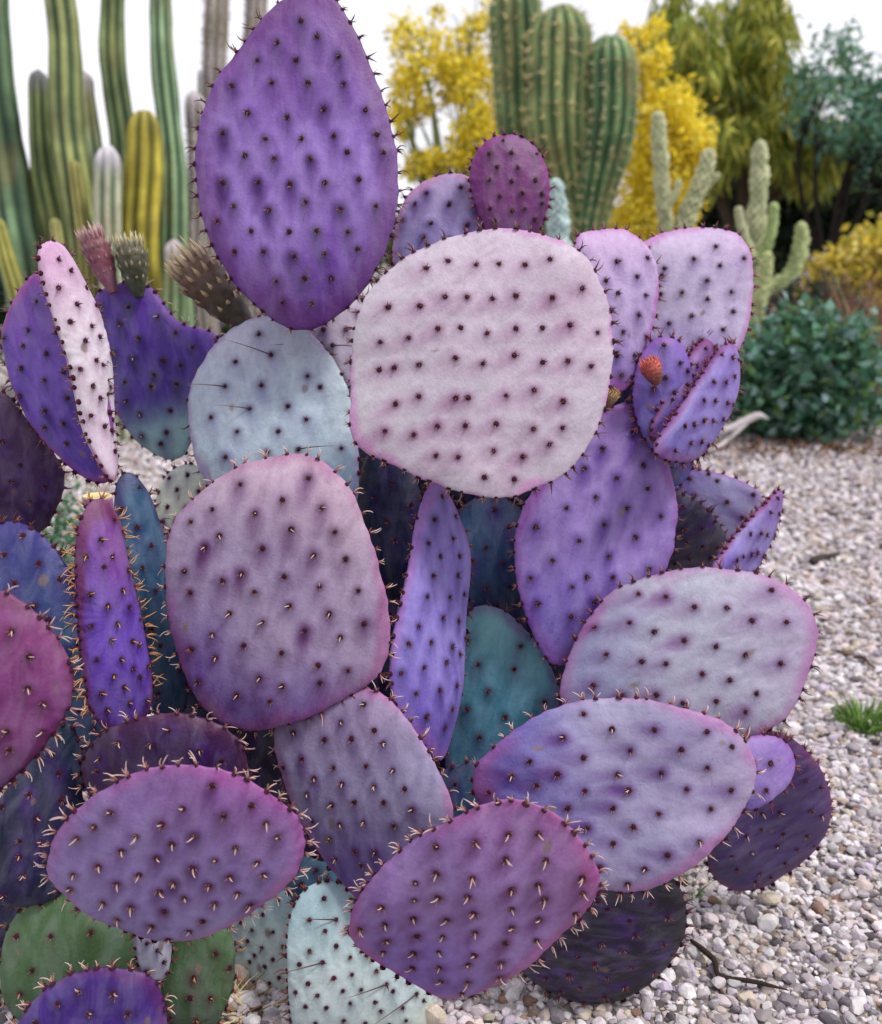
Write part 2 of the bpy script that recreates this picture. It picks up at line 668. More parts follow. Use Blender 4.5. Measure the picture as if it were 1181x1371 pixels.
def pad(key, o, d, yaw, pitch, base, cols, s=42, T=0.0125, rimd=0.44, fs=0.55, fl=0.008, rl=0.010, rn=2, tips='pale',
        halo=(70, 35, 105), hstr=0.6, seed=None, label=None, long_spines=0, rim_w=0.80, mott=0.5, streak=0.8, ar=1.0, cut=None):
    """o: outline as the photograph shows it, carried onto the pad's own plane at depth d"""
    r = np.random.default_rng(sum(ord(c) * (31 ** i % 9973) for i, c in enumerate(key)) if seed is None else seed)
    yaw, pitch = math.radians(yaw), math.radians(pitch)
    ncam = np.array([math.sin(yaw) * math.cos(pitch), math.sin(pitch), math.cos(yaw) * math.cos(pitch)])
    n = ncam[0] * RT + ncam[1] * UP - ncam[2] * FW
    O = np.array(o, float)
    dense = smooth_loop(O, 360)
    cx, cy = dense.mean(0)
    P0 = at(cx, cy, d)

    def proj(q):
        rr = ray(q[0], q[1])
        return CP + rr * ((P0 - CP) @ n) / (rr @ n)
    W = np.array([proj(q) for q in dense])
    Pb = proj(base)
    e2 = unit(P0 - Pb)
    e2 = unit(e2 - n * (e2 @ n))
    e1 = np.cross(e2, n)
    uv = np.stack([(W - P0) @ e1, (W - P0) @ e2], -1)
    th = np.arctan2(uv[:, 1], uv[:, 0])
    rad = np.hypot(uv[:, 0], uv[:, 1])
    rad = rad * (1 + 0.012 * vnoise(np.stack([np.cos(th) * 4, np.sin(th) * 4, th * 0 + len(key) * 3.7], -1)) + 0.006 * vnoise(np.stack([np.cos(th) * 11, np.sin(th) * 11, th * 0 + len(key) * 1.7], -1)))
    order = np.argsort(th)
    th, rad = th[order], rad[order]

    def R_of(a):
        a = (a + math.pi) % (2 * math.pi) - math.pi
        return np.interp(a, np.concatenate([th - 2 * math.pi, th, th + 2 * math.pi]), np.tile(rad, 3))
    sp = s * d / FPX                                    # areole spacing in metres
    a0 = np.linspace(0, 2 * math.pi, 400)
    r0 = R_of(a0)
    arc = np.concatenate([[0], np.cumsum(np.hypot(*np.diff(np.stack([r0 * np.cos(a0), r0 * np.sin(a0)], -1), axis=0).T))])
    nrim = max(6, int(arc[-1] / (sp * rimd)))
    rim_a = np.interp((np.arange(nrim) + r.uniform(-.3, .3, nrim)) % nrim / nrim * arc[-1], arc, a0)
    R_smooth = R_of

    def R_of(a):                                        # low swelling under every rim areole
        b = R_smooth(a)
        da = (np.asarray(a)[..., None] - rim_a + math.pi) % (2 * math.pi) - math.pi
        return b + 0.0011 * min(1.0, sp / 0.026) * np.exp(-(da * b[..., None] / (sp * 0.13)) ** 2).max(-1)
    vmin, vmax = uv[:, 1].min(), uv[:, 1].max()
    size = math.sqrt(rad.mean() ** 2)
    seedv = r.uniform(0, 90, 3)
    bend = r.uniform(-0.12, 0.12)
    Tn = T * min(1.0, size / 0.07) * r.uniform(0.9, 1.1)
    # ---- areole positions, quincunx rows fanning out from the base
    A = []
    rows = int((vmax - vmin) / (sp * 0.62)) + 2
    off = r.uniform(0, 1)
    skew = r.uniform(-0.25, 0.25)
    for j in range(-1, rows):
        v = vmin + (j + off) * sp * 0.62
        t = (v - vmin) / (vmax - vmin)
        w = sp * (0.78 + 0.38 * np.clip(t, 0, 1))
        for i in range(-12, 13):
            x = (i + 0.5 * (j % 2)) * w + skew * v
            A.append((x, v + 0.10 * x * x / size))
    A = np.array(A) + r.normal(0, sp * 0.10, (len(A), 2))
    rA = np.hypot(A[:, 0], A[:, 1]) / R_of(np.arctan2(A[:, 1], A[:, 0]))
    A = A[rA < 0.90]
    if len(A) == 0:
        A = np.zeros((1, 2))

    scars = [(r.normal(0, size * 0.45), r.normal(-0.2 * size, size * 0.5), r.uniform(0.0015, 0.0042)) for _ in range(r.integers(1, 5))]
    astr = np.clip(r.normal(0.95, 0.3, len(A)), 0.3, 1.5)

    def shape(q, side, relief=True):
        rr = np.hypot(q[:, 0], q[:, 1])
        x = np.clip(rr / R_of(np.arctan2(q[:, 1], q[:, 0])), 0, 1)
        h = Tn * (1 - x ** 2.6) ** 0.58
        if relief:
            ins = 1 - x ** 10
            dd = np.hypot(q[:, None, 0] - A[None, :, 0], q[:, None, 1] - A[None, :, 1]).min(1)
            h = h + ins * (0.0011 * np.exp(-(dd / (sp * 0.24)) ** 2) * ar)
            p3 = np.stack([q[:, 0] * 38, q[:, 1] * 24, np.full(len(q), side * 3.0)], -1) + seedv
            h = h + ins * 0.0026 * fbm(p3, 3)
        else:
            dd = None
        c = bend * (q[:, 0] ** 2 - 0.35 * q[:, 1] ** 2) / max(size, 0.03) * 0.6
        und = 0.006 * vnoise(np.stack([q[:, 0] * 14, q[:, 1] * 14, np.zeros(len(q))], -1) + seedv)
        return side * h + c + und, x, dd

    # ---- skin
    per = np.abs(np.diff(np.vstack([dense, dense[:1]]), axis=0)).sum()
    NA = int(np.clip(per / 4.4, 80, 250))
    cM, cE, cB, cT = [lin(c) for c in cols[:4]]
    cX = lin(cols[4]) if len(cols) > 4 else cM * 0.75
    hal = lin(halo) * 1.7
    Vs, Cs, Ts, nv = [], [], [], 0
    ang = np.linspace(0, 2 * math.pi, NA, endpoint=False)
    Ra = R_of(ang)
    ring0 = None
    for side, NR in ((1, int(np.clip(NA / 3.6, 20, 52))), (-1, 16)):
        tt = np.linspace(0, 1, NR + 1)[1:]
        rs = 1 - (1 - tt) ** 1.55
        q = np.concatenate([[[0, 0]], (rs[:, None, None] * (Ra[:, None] * np.stack([np.cos(ang), np.sin(ang)], -1))[None]).reshape(-1, 2)])
        w, x, dd = shape(q, side)
        t = np.clip((q[:, 1] - vmin) / (vmax - vmin), 0, 1)
        p3 = np.stack([q[:, 0] * 30, q[:, 1] * 15, np.full(len(q), side * 9.0)], -1) + seedv
        nz = fbm(p3, 3)
        nb = fbm(p3 * 0.45 + 31, 2)
        wob = (t + 0.22 * nb)[:, None]
        C = cB * (1 - sstep(0.05, 0.45, wob)) + cM * sstep(0.05, 0.45, wob)
        k = sstep(0.50, 1.0, wob)
        C = C * (1 - k) + cT * k
        k = (np.clip(0.5 + 1.1 * nz, 0, 1) * mott)[:, None]
        C = C * (1 - k) + (C * 0.4 + cX * 0.6) * k
        # streaky pigment below every areole
        dx = q[:, None, 0] - A[None, :, 0]
        dy = q[:, None, 1] - A[None, :, 1]
        hr = sp * 0.25
        stl = np.where(dy < 0, 2.9, 1.0)
        k = (np.exp(-((dx / hr) ** 2 + (dy / (hr * stl)) ** 2)) * astr[None]).max(1)[:, None] * hstr * (0.9 + 0.9 * nz[:, None])
        k = np.clip(k, 0, 0.9)
        C = C * (1 - k) + hal * k
        k = (np.exp(-(dx ** 2 + dy ** 2) / (sp * 0.105) ** 2)).max(1)[:, None] * 0.8
        C = C * (1 - k) + hal * 0.35 * k
        k = (sstep(rim_w + 0.05, 1.01, x + 0.16 * nz + 0.08 * nb) * 0.6)[:, None]
        C = C * (1 - k) + cE * k
        for (su, sv, sr) in scars if side == 1 else []:
            wob2 = vnoise(p3 * 6 + 50) * 0.5
            kk = (sstep(1.15, 0.55, np.hypot((q[:, 0] - su) / sr, (q[:, 1] - sv) / (sr * 1.6)) + wob2) * 0.7)[:, None]
            C = C * (1 - kk) + lin((150, 128, 116)) * (0.8 + 0.4 * nz[:, None]) * kk
        pk = fbm(p3 * 9.0, 2)
        C = C * (1 + 0.10 * pk)[:, None]
        V = P0 + q[:, :1] * e1 + q[:, 1:] * e2 + w[:, None] * n
        Tt = np.concatenate([np.stack([np.zeros(NA, int), 1 + np.arange(NA), 1 + (np.arange(NA) + 1) % NA], -1), grid_tris(NR, NA) [:, [0, 2, 1]] + 1])
        if side == 1:
            ring0 = 1 + (NR - 1) * NA
        else:
            Tt = Tt[:, [0, 2, 1]]
            last = 1 + (NR - 1) * NA                     # weld the last ring of the back to the front's
            Tt = np.where(Tt >= last, Tt - last + ring0 - nv, Tt)
            V, C = V[:last], C[:last]
        Vs.append(V); Cs.append(C); Ts.append(Tt + nv)
        nv += len(V)
    V = np.concatenate(Vs); C = 0.52 * (np.clip(np.concatenate(Cs), 0.002, 1) / 0.52) ** 1.28 * ALB; Tr = np.concatenate(Ts)
    fr = Matrix((list(e1) + [P0[0] - PEAR_BASE[0]], list(e2) + [P0[1] - PEAR_BASE[1]], list(np.cross(e1, e2)) + [P0[2] - PEAR_BASE[2]], [0, 0, 0, 1]))
    M3 = np.stack([e1, e2, np.cross(e1, e2)], 1)         # columns
    fr = Matrix.Identity(4)
    for a in range(3):
        for b in range(3):
            fr[a][b] = M3[a, b]
        fr[a][3] = P0[a] - PEAR_BASE[a]
    loc = lambda X: (X - P0) @ M3
    po = link('pad', mesh_from('pad', loc(V), Tr, C), M_PAD, PEAR)
    po.matrix_local = fr
    if label:
        po['label'] = label
    # ---- areoles and spines
    am, sm = MB(), MB()
    dark = lin((48, 16, 34)); mar = lin((104, 40, 58)); tan = lin((196, 150, 120))
    pale = lin((222, 196, 184)); brown = lin((92, 48, 40)); dk = lin((40, 18, 22)); gold = lin((206, 160, 90))
    eps = 0.0012
    down = np.array([0, 0, -1.0])
    for side in (1, -1):
        w0 = shape(A, side)[0]
        wx = shape(A + [eps, 0], side, False)[0]; wx0 = shape(A - [eps, 0], side, False)[0]
        wy = shape(A + [0, eps], side, False)[0]; wy0 = shape(A - [0, eps], side, False)[0]
        gx = (wx - wx0) / (2 * eps); gy = (wy - wy0) / (2 * eps)
        for k in range(len(A)):
            nn = unit(side * (n - gx[k] * e1 - gy[k] * e2))
            p = P0 + A[k, 0] * e1 + A[k, 1] * e2 + w0[k] * n
            f = r.uniform(0.8, 1.15) * min(1.0, sp / 0.028)
            hr = 0.0030 * f
            dome(am, p, nn, hr, hr * 0.32, dark * 0.8, dark * 1.2)
            if side < 0:
                if r.random() < 0.3:
                    spine(sm, p, nn, unit(nn + e1 * r.normal(0, .5)), fl, 0.0006, brown, tan)
                continue
            for _ in range(r.integers(6, 11)):            # glochid tuft
                a = r.uniform(0, 2 * math.pi)
                tg = math.cos(a) * e1 + math.sin(a) * e2
                dr = unit(nn + 0.75 * tg)
                spine(am, p + tg * hr * 0.5, dr, dr, r.uniform(0.0026, 0.0058) * f, 0.0005, mar * 0.7, (mar if r.random() < 0.6 else tan * 0.8), 1, 3)
            if r.random() < fs:
                tg = unit(down * 0.55 + r.normal(0, 0.8, 3))
                tg = unit(tg - nn * (tg @ nn))
                d0 = unit(nn * 1.0 + tg * 0.35)
                d1 = unit(nn * 0.15 + tg)
                L = fl * r.uniform(0.45, 1.0)
                c0, c1 = (brown, pale) if tips == 'pale' else ((mar * 0.6, mar) if tips == 'red' else (dk, brown))
                if tips == 'gold':
                    c0, c1 = brown, gold
                spine(sm, p, d0, d1, L, 0.00105, c0, c1)
                if r.random() < 0.2:
                    tg2 = unit(tg + r.normal(0, 0.8, 3))
                    spine(sm, p, unit(nn + tg2 * 0.4), unit(nn * .3 + tg2), L * 0.8, 0.0006, c0, c1)
    if long_spines:
        w0 = shape(A, 1)[0]
        for k in r.choice(len(A), min(long_spines, len(A)), replace=False):
            p = P0 + A[k, 0] * e1 + A[k, 1] * e2 + w0[k] * n
            tg = unit(RT * r.choice([-1, -1, 1]) + UP * r.normal(0.1, 0.35))
            spine(sm, p, unit(n * 0.7 + tg), unit(n * 0.35 + tg + down * 0.1), r.uniform(0.035, 0.06), 0.00075, dk * 1.6, brown, 6, 4)
    # rim areoles
    for k in range(nrim):
        a = float(rim_a[k])
        Rr = float(R_of(np.array([a]))[0])
        tv = 1 if (math.sin(a) * Rr - vmin) / (vmax - vmin) > 0.12 else 0
        q = np.array([[Rr * math.cos(a) * 0.992, Rr * math.sin(a) * 0.992]])
        sgn = r.choice([-1, 1])
        w = shape(q, sgn)[0][0] * 0.6
        p = P0 + q[0, 0] * e1 + q[0, 1] * e2 + w * n
        da = 0.02
        tx = R_of(np.array([a + da]))[0] * np.array([math.cos(a + da), math.sin(a + da)]) - R_of(np.array([a - da]))[0] * np.array([math.cos(a - da), math.sin(a - da)])
        ov = unit(np.array([tx[1], -tx[0]]))
        tv2 = unit(tx)
        od = ov[0] * e1 + ov[1] * e2
        td = tv2[0] * e1 + tv2[1] * e2
        f = r.uniform(0.9, 1.5) * min(1.0, sp / 0.026)
        dome(am, p, od, 0.0024 * f, 0.0014 * f, dark, dark * 1.5)
        for _ in range(r.integers(6, 12)):
            dr = unit(od + r.normal(0, 0.5) * td + r.normal(0, 0.5) * n)
            spine(am, p, dr, dr, r.uniform(0.0028, 0.0062) * f, 0.00055, mar * 0.7, mar if r.random() < 0.6 else tan, 1, 3)
        if not tv:
            continue
        for _ in range(r.integers(max(0, rn - 1), rn + 2)):
            s0 = r.normal(0, 0.35)
            d0 = unit(od + td * s0 + n * r.normal(0.15, 0.35))
            d1 = unit(od * 0.55 + td * r.choice([-1, 1]) * r.uniform(0.3, 1.0) + n * r.normal(0.1, 0.5) + np.array([0, 0, -0.25]))
            c0, c1 = (mar, pale) if tips == 'pale' else ((mar * 0.7, mar * 1.5) if tips == 'red' else (dk, brown))
            if tips == 'gold':
                c0, c1 = (mar, gold)
            spine(sm, p, d0, d1, rl * r.uniform(0.7, 1.5), 0.0009, c0, c1)
    for mb, nm, mt in ((am, 'areoles', M_AREOLE), (sm, 'spines', M_SPINE)):
        if mb.V:
            Vv = loc(np.concatenate(mb.V))
            ob = link(nm, mesh_from(nm, Vv, np.concatenate(mb.T), np.concatenate(mb.C)), mt, po)
            ob['kind'] = 'stuff'
    PADS[key] = dict(P0=P0, n=n, e1=e1, e2=e2, obj=po)
    return po


# colour sets: middle, rim, base, tip, mottle
PALE = [(198, 186, 200), (196, 128, 188), (192, 186, 194), (202, 184, 202), (184, 190, 196)]
PURPLE = [(158, 124, 200), (108, 34, 116), (118, 62, 166), (120, 54, 146), (178, 158, 212)]
VIOLET = [(92, 58, 168), (140, 60, 150), (88, 70, 150), (96, 56, 160), (110, 84, 190)]
CYAN = [(190, 204, 214), (170, 140, 190), (150, 190, 208), (200, 200, 216), (176, 200, 214)]
PINKGREY = [(176, 162, 186), (164, 84, 142), (114, 84, 156), (198, 176, 192), (158, 142, 186)]
LAV = [(160, 136, 196), (148, 72, 160), (120, 104, 180), (146, 110, 182), (174, 162, 204)]
GREYLAV = [(178, 180, 194), (170, 94, 160), (142, 146, 180), (182, 170, 194), (166, 166, 188)]
FRONT = [(160, 130, 186), (172, 88, 150), (138, 110, 186), (164, 114, 170), (164, 154, 194)]
TEAL = [(92, 150, 168), (120, 70, 140), (60, 110, 140), (130, 180, 184), (80, 130, 160)]
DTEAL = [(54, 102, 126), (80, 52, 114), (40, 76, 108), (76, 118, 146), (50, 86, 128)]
GREEN = [(88, 116, 80), (96, 92, 66), (70, 98, 74), (92, 120, 76), (104, 136, 112)]
MINT = [(196, 208, 208), (190, 190, 170), (206, 208, 190), (170, 196, 204), (180, 204, 214)]
MAROON = [(86, 48, 96), (100, 40, 80), (72, 38, 84), (92, 50, 100), (76, 52, 112)]
MAG = [(142, 76, 138), (112, 34, 84), (104, 56, 124), (144, 74, 130), (160, 110, 164)]
DARK_SHADE = [(38, 34, 50), (54, 26, 50), (30, 28, 42), (40, 32, 52), (32, 36, 50)]  # near black: deep shadow put into the pad colour
NAVY_SHADE = [(38, 50, 86), (54, 34, 66), (28, 46, 76), (44, 52, 90), (34, 70, 92)]  # blue lowered to paint in the dark of the interior

pad('top', [(405, 440), (350, 418), (295, 350), (266, 270), (262, 190), (288, 112), (338, 42), (385, -5), (425, -18), (462, 20), (500, 100), (525, 180), (533, 262), (511, 345), (465, 412)],
    0.95, 2, -4, (407, 440), PURPLE, s=50, fs=0.35, rl=0.010, rn=2, tips='dark', halo=(66, 22, 96), hstr=0.75, mott=0.85, rim_w=0.66, label='tall violet pad with pointed top')
pad('big', [(476, 590), (469, 520), (478, 430), (515, 365), (575, 325), (650, 305), (725, 312), (785, 350), (815, 410), (820, 480), (805, 560), (765, 625), (690, 664), (620, 658), (540, 628)],
    0.88, 5, 4, (478, 594), PALE, s=52, fs=0.35, fl=0.006, rl=0.010, tips='dark', halo=(120, 60, 110), hstr=0.4, rim_w=0.90, label='broad pale pinkish grey pad')
pad('peek', [(525, 330), (540, 270), (575, 240), (620, 235), (665, 265), (685, 320), (670, 400), (600, 430), (540, 390)],
    1.08, -8, 5, (595, 432), [(160, 150, 196), (196, 130, 180), (110, 100, 170), (186, 168, 200), (150, 140, 190)], s=40, tips='dark')
pad('magenta', [(640, 285), (629, 232), (648, 192), (684, 180), (718, 195), (735, 242), (726, 300), (692, 335), (660, 322)],
    1.06, 8, 0, (690, 338), [(128, 52, 128), (150, 60, 140), (110, 50, 120), (116, 44, 118), (140, 60, 140)], s=30, rl=0.007, tips='red', halo=(70, 16, 70), label='small magenta pad with spiny rim')
pad('right_mid', [(770, 325), (800, 308), (840, 310), (874, 345), (878, 400), (862, 470), (835, 522), (790, 505), (765, 420)],
    1.02, 14, 5, (830, 525), [(190, 172, 206), (186, 100, 180), (150, 120, 196), (198, 170, 206), (176, 160, 206)], s=42, tips='red', hstr=0.4)
pad('right_top', [(848, 345), (880, 316), (935, 303), (985, 312), (1006, 352), (1005, 410), (990, 462), (950, 505), (890, 522), (850, 492), (838, 420)],
    1.08, 6, 5, (875, 524), [(188, 176, 202), (190, 112, 182), (150, 130, 196), (194, 172, 204), (176, 172, 200)], s=42, tips='red', rl=0.008, hstr=0.35)
pad('pale_left', [(253, 550), (265, 500), (300, 450), (350, 425), (400, 435), (445, 480), (470, 540), (480, 620), (470, 690), (400, 725), (320, 700), (268, 630)],
    1.02, -6, 6, (395, 728), CYAN, s=54, fs=0.2, tips='dark', halo=(96, 90, 130), hstr=0.35, long_spines=5, rim_w=0.9, rn=1, label='pale bluish white pad with long thin spines')
pad('sliver', [(412, 445), (450, 410), (492, 398), (505, 470), (485, 540), (450, 505)],
    1.05, 10, 5, (470, 540), [(206, 196, 214), (196, 170, 206), (190, 190, 206), (214, 200, 214)], s=32, tips='dark', long_spines=5, rn=1)
pad('centre_left', [(225, 745), (245, 685), (295, 640), (360, 613), (415, 612), (465, 650), (500, 735), (522, 830), (515, 890), (480, 925), (410, 960), (330, 978), (265, 940), (232, 850)],
    0.88, -6, -2, (330, 978), PINKGREY, s=54, fs=0.5, tips='pale', halo=(84, 36, 90), hstr=0.6)
pad('narrow', [(575, 645), (605, 668), (628, 740), (626, 850), (607, 970), (590, 1016), (560, 988), (530, 940), (526, 880), (540, 780), (555, 700)],
    0.93, 52, 4, (588, 1016), [(152, 138, 206), (166, 110, 180), (120, 96, 186), (150, 130, 196), (170, 158, 214)], s=46, tips='dark', halo=(60, 40, 110), fs=0.2)
pad('violet_right', [(746, 893), (705, 825), (688, 740), (700, 680), (740, 620), (800, 560), (845, 540), (885, 590), (903, 670), (900, 740), (870, 795), (800, 850)],
    1.0, 10, 3, (749, 895), LAV, s=52, fs=0.6, tips='dark', halo=(74, 34, 120), hstr=0.7)
pad('grey_right', [(752, 930), (765, 870), (810, 800), (880, 768), (960, 760), (1045, 780), (1090, 825), (1088, 890), (1050, 965), (960, 1000), (850, 990), (775, 965)],
    0.95, -4, 10, (750, 940), GREYLAV, s=54, fs=0.3, tips='dark', halo=(100, 50, 110), hstr=0.5)
pad('lower_right', [(632, 1050), (680, 985), (750, 945), (850, 936), (940, 955), (995, 990), (1010, 1040), (985, 1100), (920, 1160), (850, 1192), (770, 1180), (690, 1130)],
    0.845, -5, 2, (634, 1062), [(174, 170, 196), (172, 98, 160), (116, 108, 182), (178, 164, 192), (150, 148, 194)], s=52, fs=0.35, tips='pale', halo=(84, 44, 110), hstr=0.6)
pad('front', [(470, 1235), (490, 1180), (560, 1120), (660, 1080), (740, 1095), (795, 1150), (800, 1195), (760, 1242), (680, 1302), (600, 1336), (530, 1312), (485, 1275)],
    0.77, -6, -24, (535, 1325), FRONT, s=50, fs=0.9, fl=0.0095, tips='pale', halo=(84, 26, 80), hstr=0.6, rn=3, label='magenta violet pad leaning forward with pale curved spines')
pad('front_left', [(65, 1152), (88, 1098), (160, 1045), (250, 1025), (340, 1045), (398, 1092), (406, 1140), (370, 1190), (290, 1240), (220, 1258), (140, 1232), (88, 1195)],
    0.75, 4, -26, (205, 1258), [(158, 138, 188), (174, 92, 158), (160, 150, 194), (154, 108, 168), (142, 130, 190)], s=50, fs=0.85, fl=0.0085, tips='pale', halo=(74, 26, 84), hstr=0.6, rn=3, label='violet pad leaning forward, pink lit upper rim')
pad('mid_low', [(375, 1010), (380, 950), (420, 922), (470, 916), (525, 940), (570, 995), (603, 1060), (606, 1100), (570, 1160), (500, 1210), (455, 1180), (405, 1100)],
    0.87, -22, 2, (492, 1212), [(158, 152, 180), (174, 84, 150), (106, 82, 154), (164, 146, 176), (144, 134, 172)], s=44, fs=0.6, fl=0.006, tips='pale', halo=(74, 40, 96), hstr=0.55)
pad('teal', [(612, 850), (640, 812), (680, 822), (725, 872), (748, 930), (722, 1000), (660, 1062), (612, 1075), (595, 1010), (600, 930)],
    1.02, -12, 8, (625, 1078), TEAL, s=52, fs=0.1, tips='dark', halo=(50, 60, 90), hstr=0.5, label='teal green pad')
pad('dark_right', [(945, 1150), (950, 1060), (990, 1000), (1040, 985), (1085, 1010), (1112, 1075), (1092, 1140), (1030, 1187), (980, 1187)],
    0.99, 12, -28, (945, 1125), [(96, 74, 124), (122, 44, 104), (84, 70, 110), (96, 62, 124), (80, 78, 120)], s=46, fs=0.3, tips='pale')
pad('small_lav', [(985, 1005), (1010, 985), (1050, 992), (1062, 1028), (1042, 1062), (1002, 1085), (978, 1050)],
    0.905, 10, 6, (980, 1070), LAV, s=42, tips='red')
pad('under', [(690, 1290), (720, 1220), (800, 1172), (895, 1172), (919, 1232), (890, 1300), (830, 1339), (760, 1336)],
    0.882, 6, -25, (700, 1250), DARK_SHADE, s=46, fs=0.2, tips='dark')  # near-black set paints in the shadow beneath the pad above
# left side
pad('left_violet', [(5, 450), (20, 395), (55, 362), (95, 370), (120, 420), (140, 500), (149, 580), (140, 642), (105, 636), (60, 592), (25, 530)],
    0.93, -18, -3, (138, 646), [(124, 86, 184), (172, 66, 140), (92, 54, 164), (118, 64, 156), (140, 112, 196)], s=46, fs=0.3, tips='dark', halo=(58, 30, 110), hstr=0.7)
pad('left_pale', [(52, 336), (80, 326), (108, 376), (136, 440), (153, 530), (158, 610), (150, 644), (124, 600), (96, 500), (68, 410)],
    0.90, 62, 5, (148, 644), [(226, 218, 226), (160, 56, 116), (220, 204, 220), (206, 166, 200), (218, 210, 224)], s=34, fs=0.5, rl=0.008, tips='dark', halo=(120, 60, 110), hstr=0.3, rim_w=0.9, label='narrow pale pink pad seen nearly edge on')
pad('bud_pad', [(125, 400), (165, 378), (200, 385), (240, 430), (290, 450), (278, 520), (262, 580), (240, 614), (195, 600), (155, 550), (140, 480)],
    1.10, -4, 2, (236, 616), [(98, 58, 168), (134, 72, 164), (156, 190, 190), (104, 60, 164), (88, 48, 150)], s=40, fs=0.15, tips='pale', halo=(44, 20, 90), hstr=0.7, mott=0.3, label='deep violet pad with flower buds on top')
pad('maroon_left', [(-60, 540), (0, 525), (35, 560), (85, 630), (72, 690), (45, 716), (0, 708), (-60, 690)],
    0.98, 15, -20, (20, 716), MAROON, s=44, tips='red')
pad('left_teal', [(-32, 722), (0, 700), (40, 706), (85, 750), (106, 810), (100, 870), (60, 902), (0, 895), (-42, 830)],
    0.84, -6, 2, (30, 905), [(70, 78, 136), (76, 42, 130), (84, 138, 152), (68, 46, 136), (76, 130, 146)], s=46, fs=0.15, tips='dark', halo=(44, 26, 100))  # own violet and teal, darkened to add shade low on the left
pad('left_magenta', [(-60, 800), (0, 793), (45, 822), (85, 870), (97, 925), (76, 975), (30, 1032), (-20, 1066), (-80, 1040), (-110, 930)],
    0.74, 8, -10, (-30, 1066), MAG, s=52, fs=0.7, tips='pale', halo=(80, 20, 70))
pad('edge_left', [(108, 688), (130, 668), (155, 695), (170, 760), (195, 850), (203, 930), (190, 966), (150, 978), (120, 942), (106, 850), (101, 750)],
    0.86, 55, 2, (160, 982), [(124, 88, 188), (116, 34, 54), (110, 70, 170), (150, 84, 150), (132, 110, 196)], s=36, fs=0.6, rl=0.012, rn=3, rimd=0.36, tips='gold', halo=(60, 30, 100))
pad('teal_left', [(155, 650), (176, 634), (206, 680), (236, 780), (251, 880), (246, 950), (212, 962), (190, 900), (165, 800), (154, 720)],
    0.95, 40, 4, (228, 968), DTEAL, s=44, fs=0.1, rn=1, tips='dark', halo=(40, 60, 100))
pad('mint_small', [(213, 655), (238, 624), (270, 628), (284, 670), (262, 724), (230, 734), (213, 700)],
    1.06, -20, 5, (245, 738), [(206, 212, 196), (190, 180, 180), (190, 204, 180), (206, 214, 206)], s=30, tips='dark', rn=1)
pad('maroon_low', [(105, 1042), (130, 990), (180, 965), (240, 957), (295, 975), (326, 1010), (320, 1070), (250, 1112), (150, 1102)],
    0.83, 0, -20, (230, 1115), MAROON, s=50, fs=0.5, tips='pale')
pad('blue_left', [(-32, 1110), (0, 1070), (60, 992), (95, 972), (109, 1040), (106, 1120), (86, 1192), (30, 1212), (-22, 1192)],
    0.85, 12, -8, (20, 1215), [(34, 48, 80), (58, 32, 84), (36, 40, 80), (32, 64, 86), (44, 36, 94)], s=46, fs=0.3, tips='pale')  # blue pigment lowered to stand in for shade down here
pad('green_a', [(0, 1292), (18, 1228), (80, 1195), (150, 1200), (197, 1240), (202, 1300), (165, 1365), (85, 1395), (15, 1355)],
    0.86, -4, 6, (100, 1398), GREEN, s=56, fs=0.3, fl=0.006, tips='gold', halo=(70, 84, 50), hstr=0.5, rim_w=0.92, label='old olive green pad')
pad('green_b', [(213, 1292), (233, 1240), (280, 1222), (313, 1258), (308, 1332), (272, 1385), (228, 1375)],
    0.89, 6, 4, (255, 1388), GREEN, s=50, fs=0.3, fl=0.006, tips='gold', halo=(70, 60, 50), hstr=0.5, rim_w=0.92, label='old olive green pad')
pad('stalk', [(180, 1245), (205, 1236), (229, 1246), (226, 1300), (208, 1314), (188, 1304)],
    0.82, 58, 0, (208, 1316), [(196, 200, 212), (120, 60, 120), (190, 190, 200), (190, 180, 206)], s=30, tips='red', rn=1)
pad('low_purple', [(20, 1385), (55, 1330), (110, 1300), (160, 1296), (205, 1312), (222, 1370), (200, 1430), (120, 1450), (45, 1435)],
    0.78, 4, -8, (120, 1452), [(84, 50, 144), (116, 50, 116), (80, 50, 136), (82, 42, 132), (98, 70, 156)], s=46, fs=0.5, tips='pale', halo=(50, 24, 90))
pad('mint_a', [(299, 1245), (340, 1200), (385, 1195), (402, 1290), (385, 1346), (335, 1352), (302, 1312)],
    0.95, -24, 4, (345, 1354), MINT, s=28, fs=0.1, tips='dark', rn=1, halo=(60, 76, 90), hstr=0.3, rim_w=0.95)
pad('mint_b', [(384, 1290), (394, 1215), (430, 1182), (482, 1200), (545, 1275), (592, 1380), (560, 1440), (455, 1448), (398, 1395)],
    0.885, 12, 4, (480, 1450), MINT, s=31, fs=0.15, tips='dark', rn=1, halo=(60, 76, 90), hstr=0.3, rim_w=0.96, long_spines=6, label='pale mint white pad with long spines')
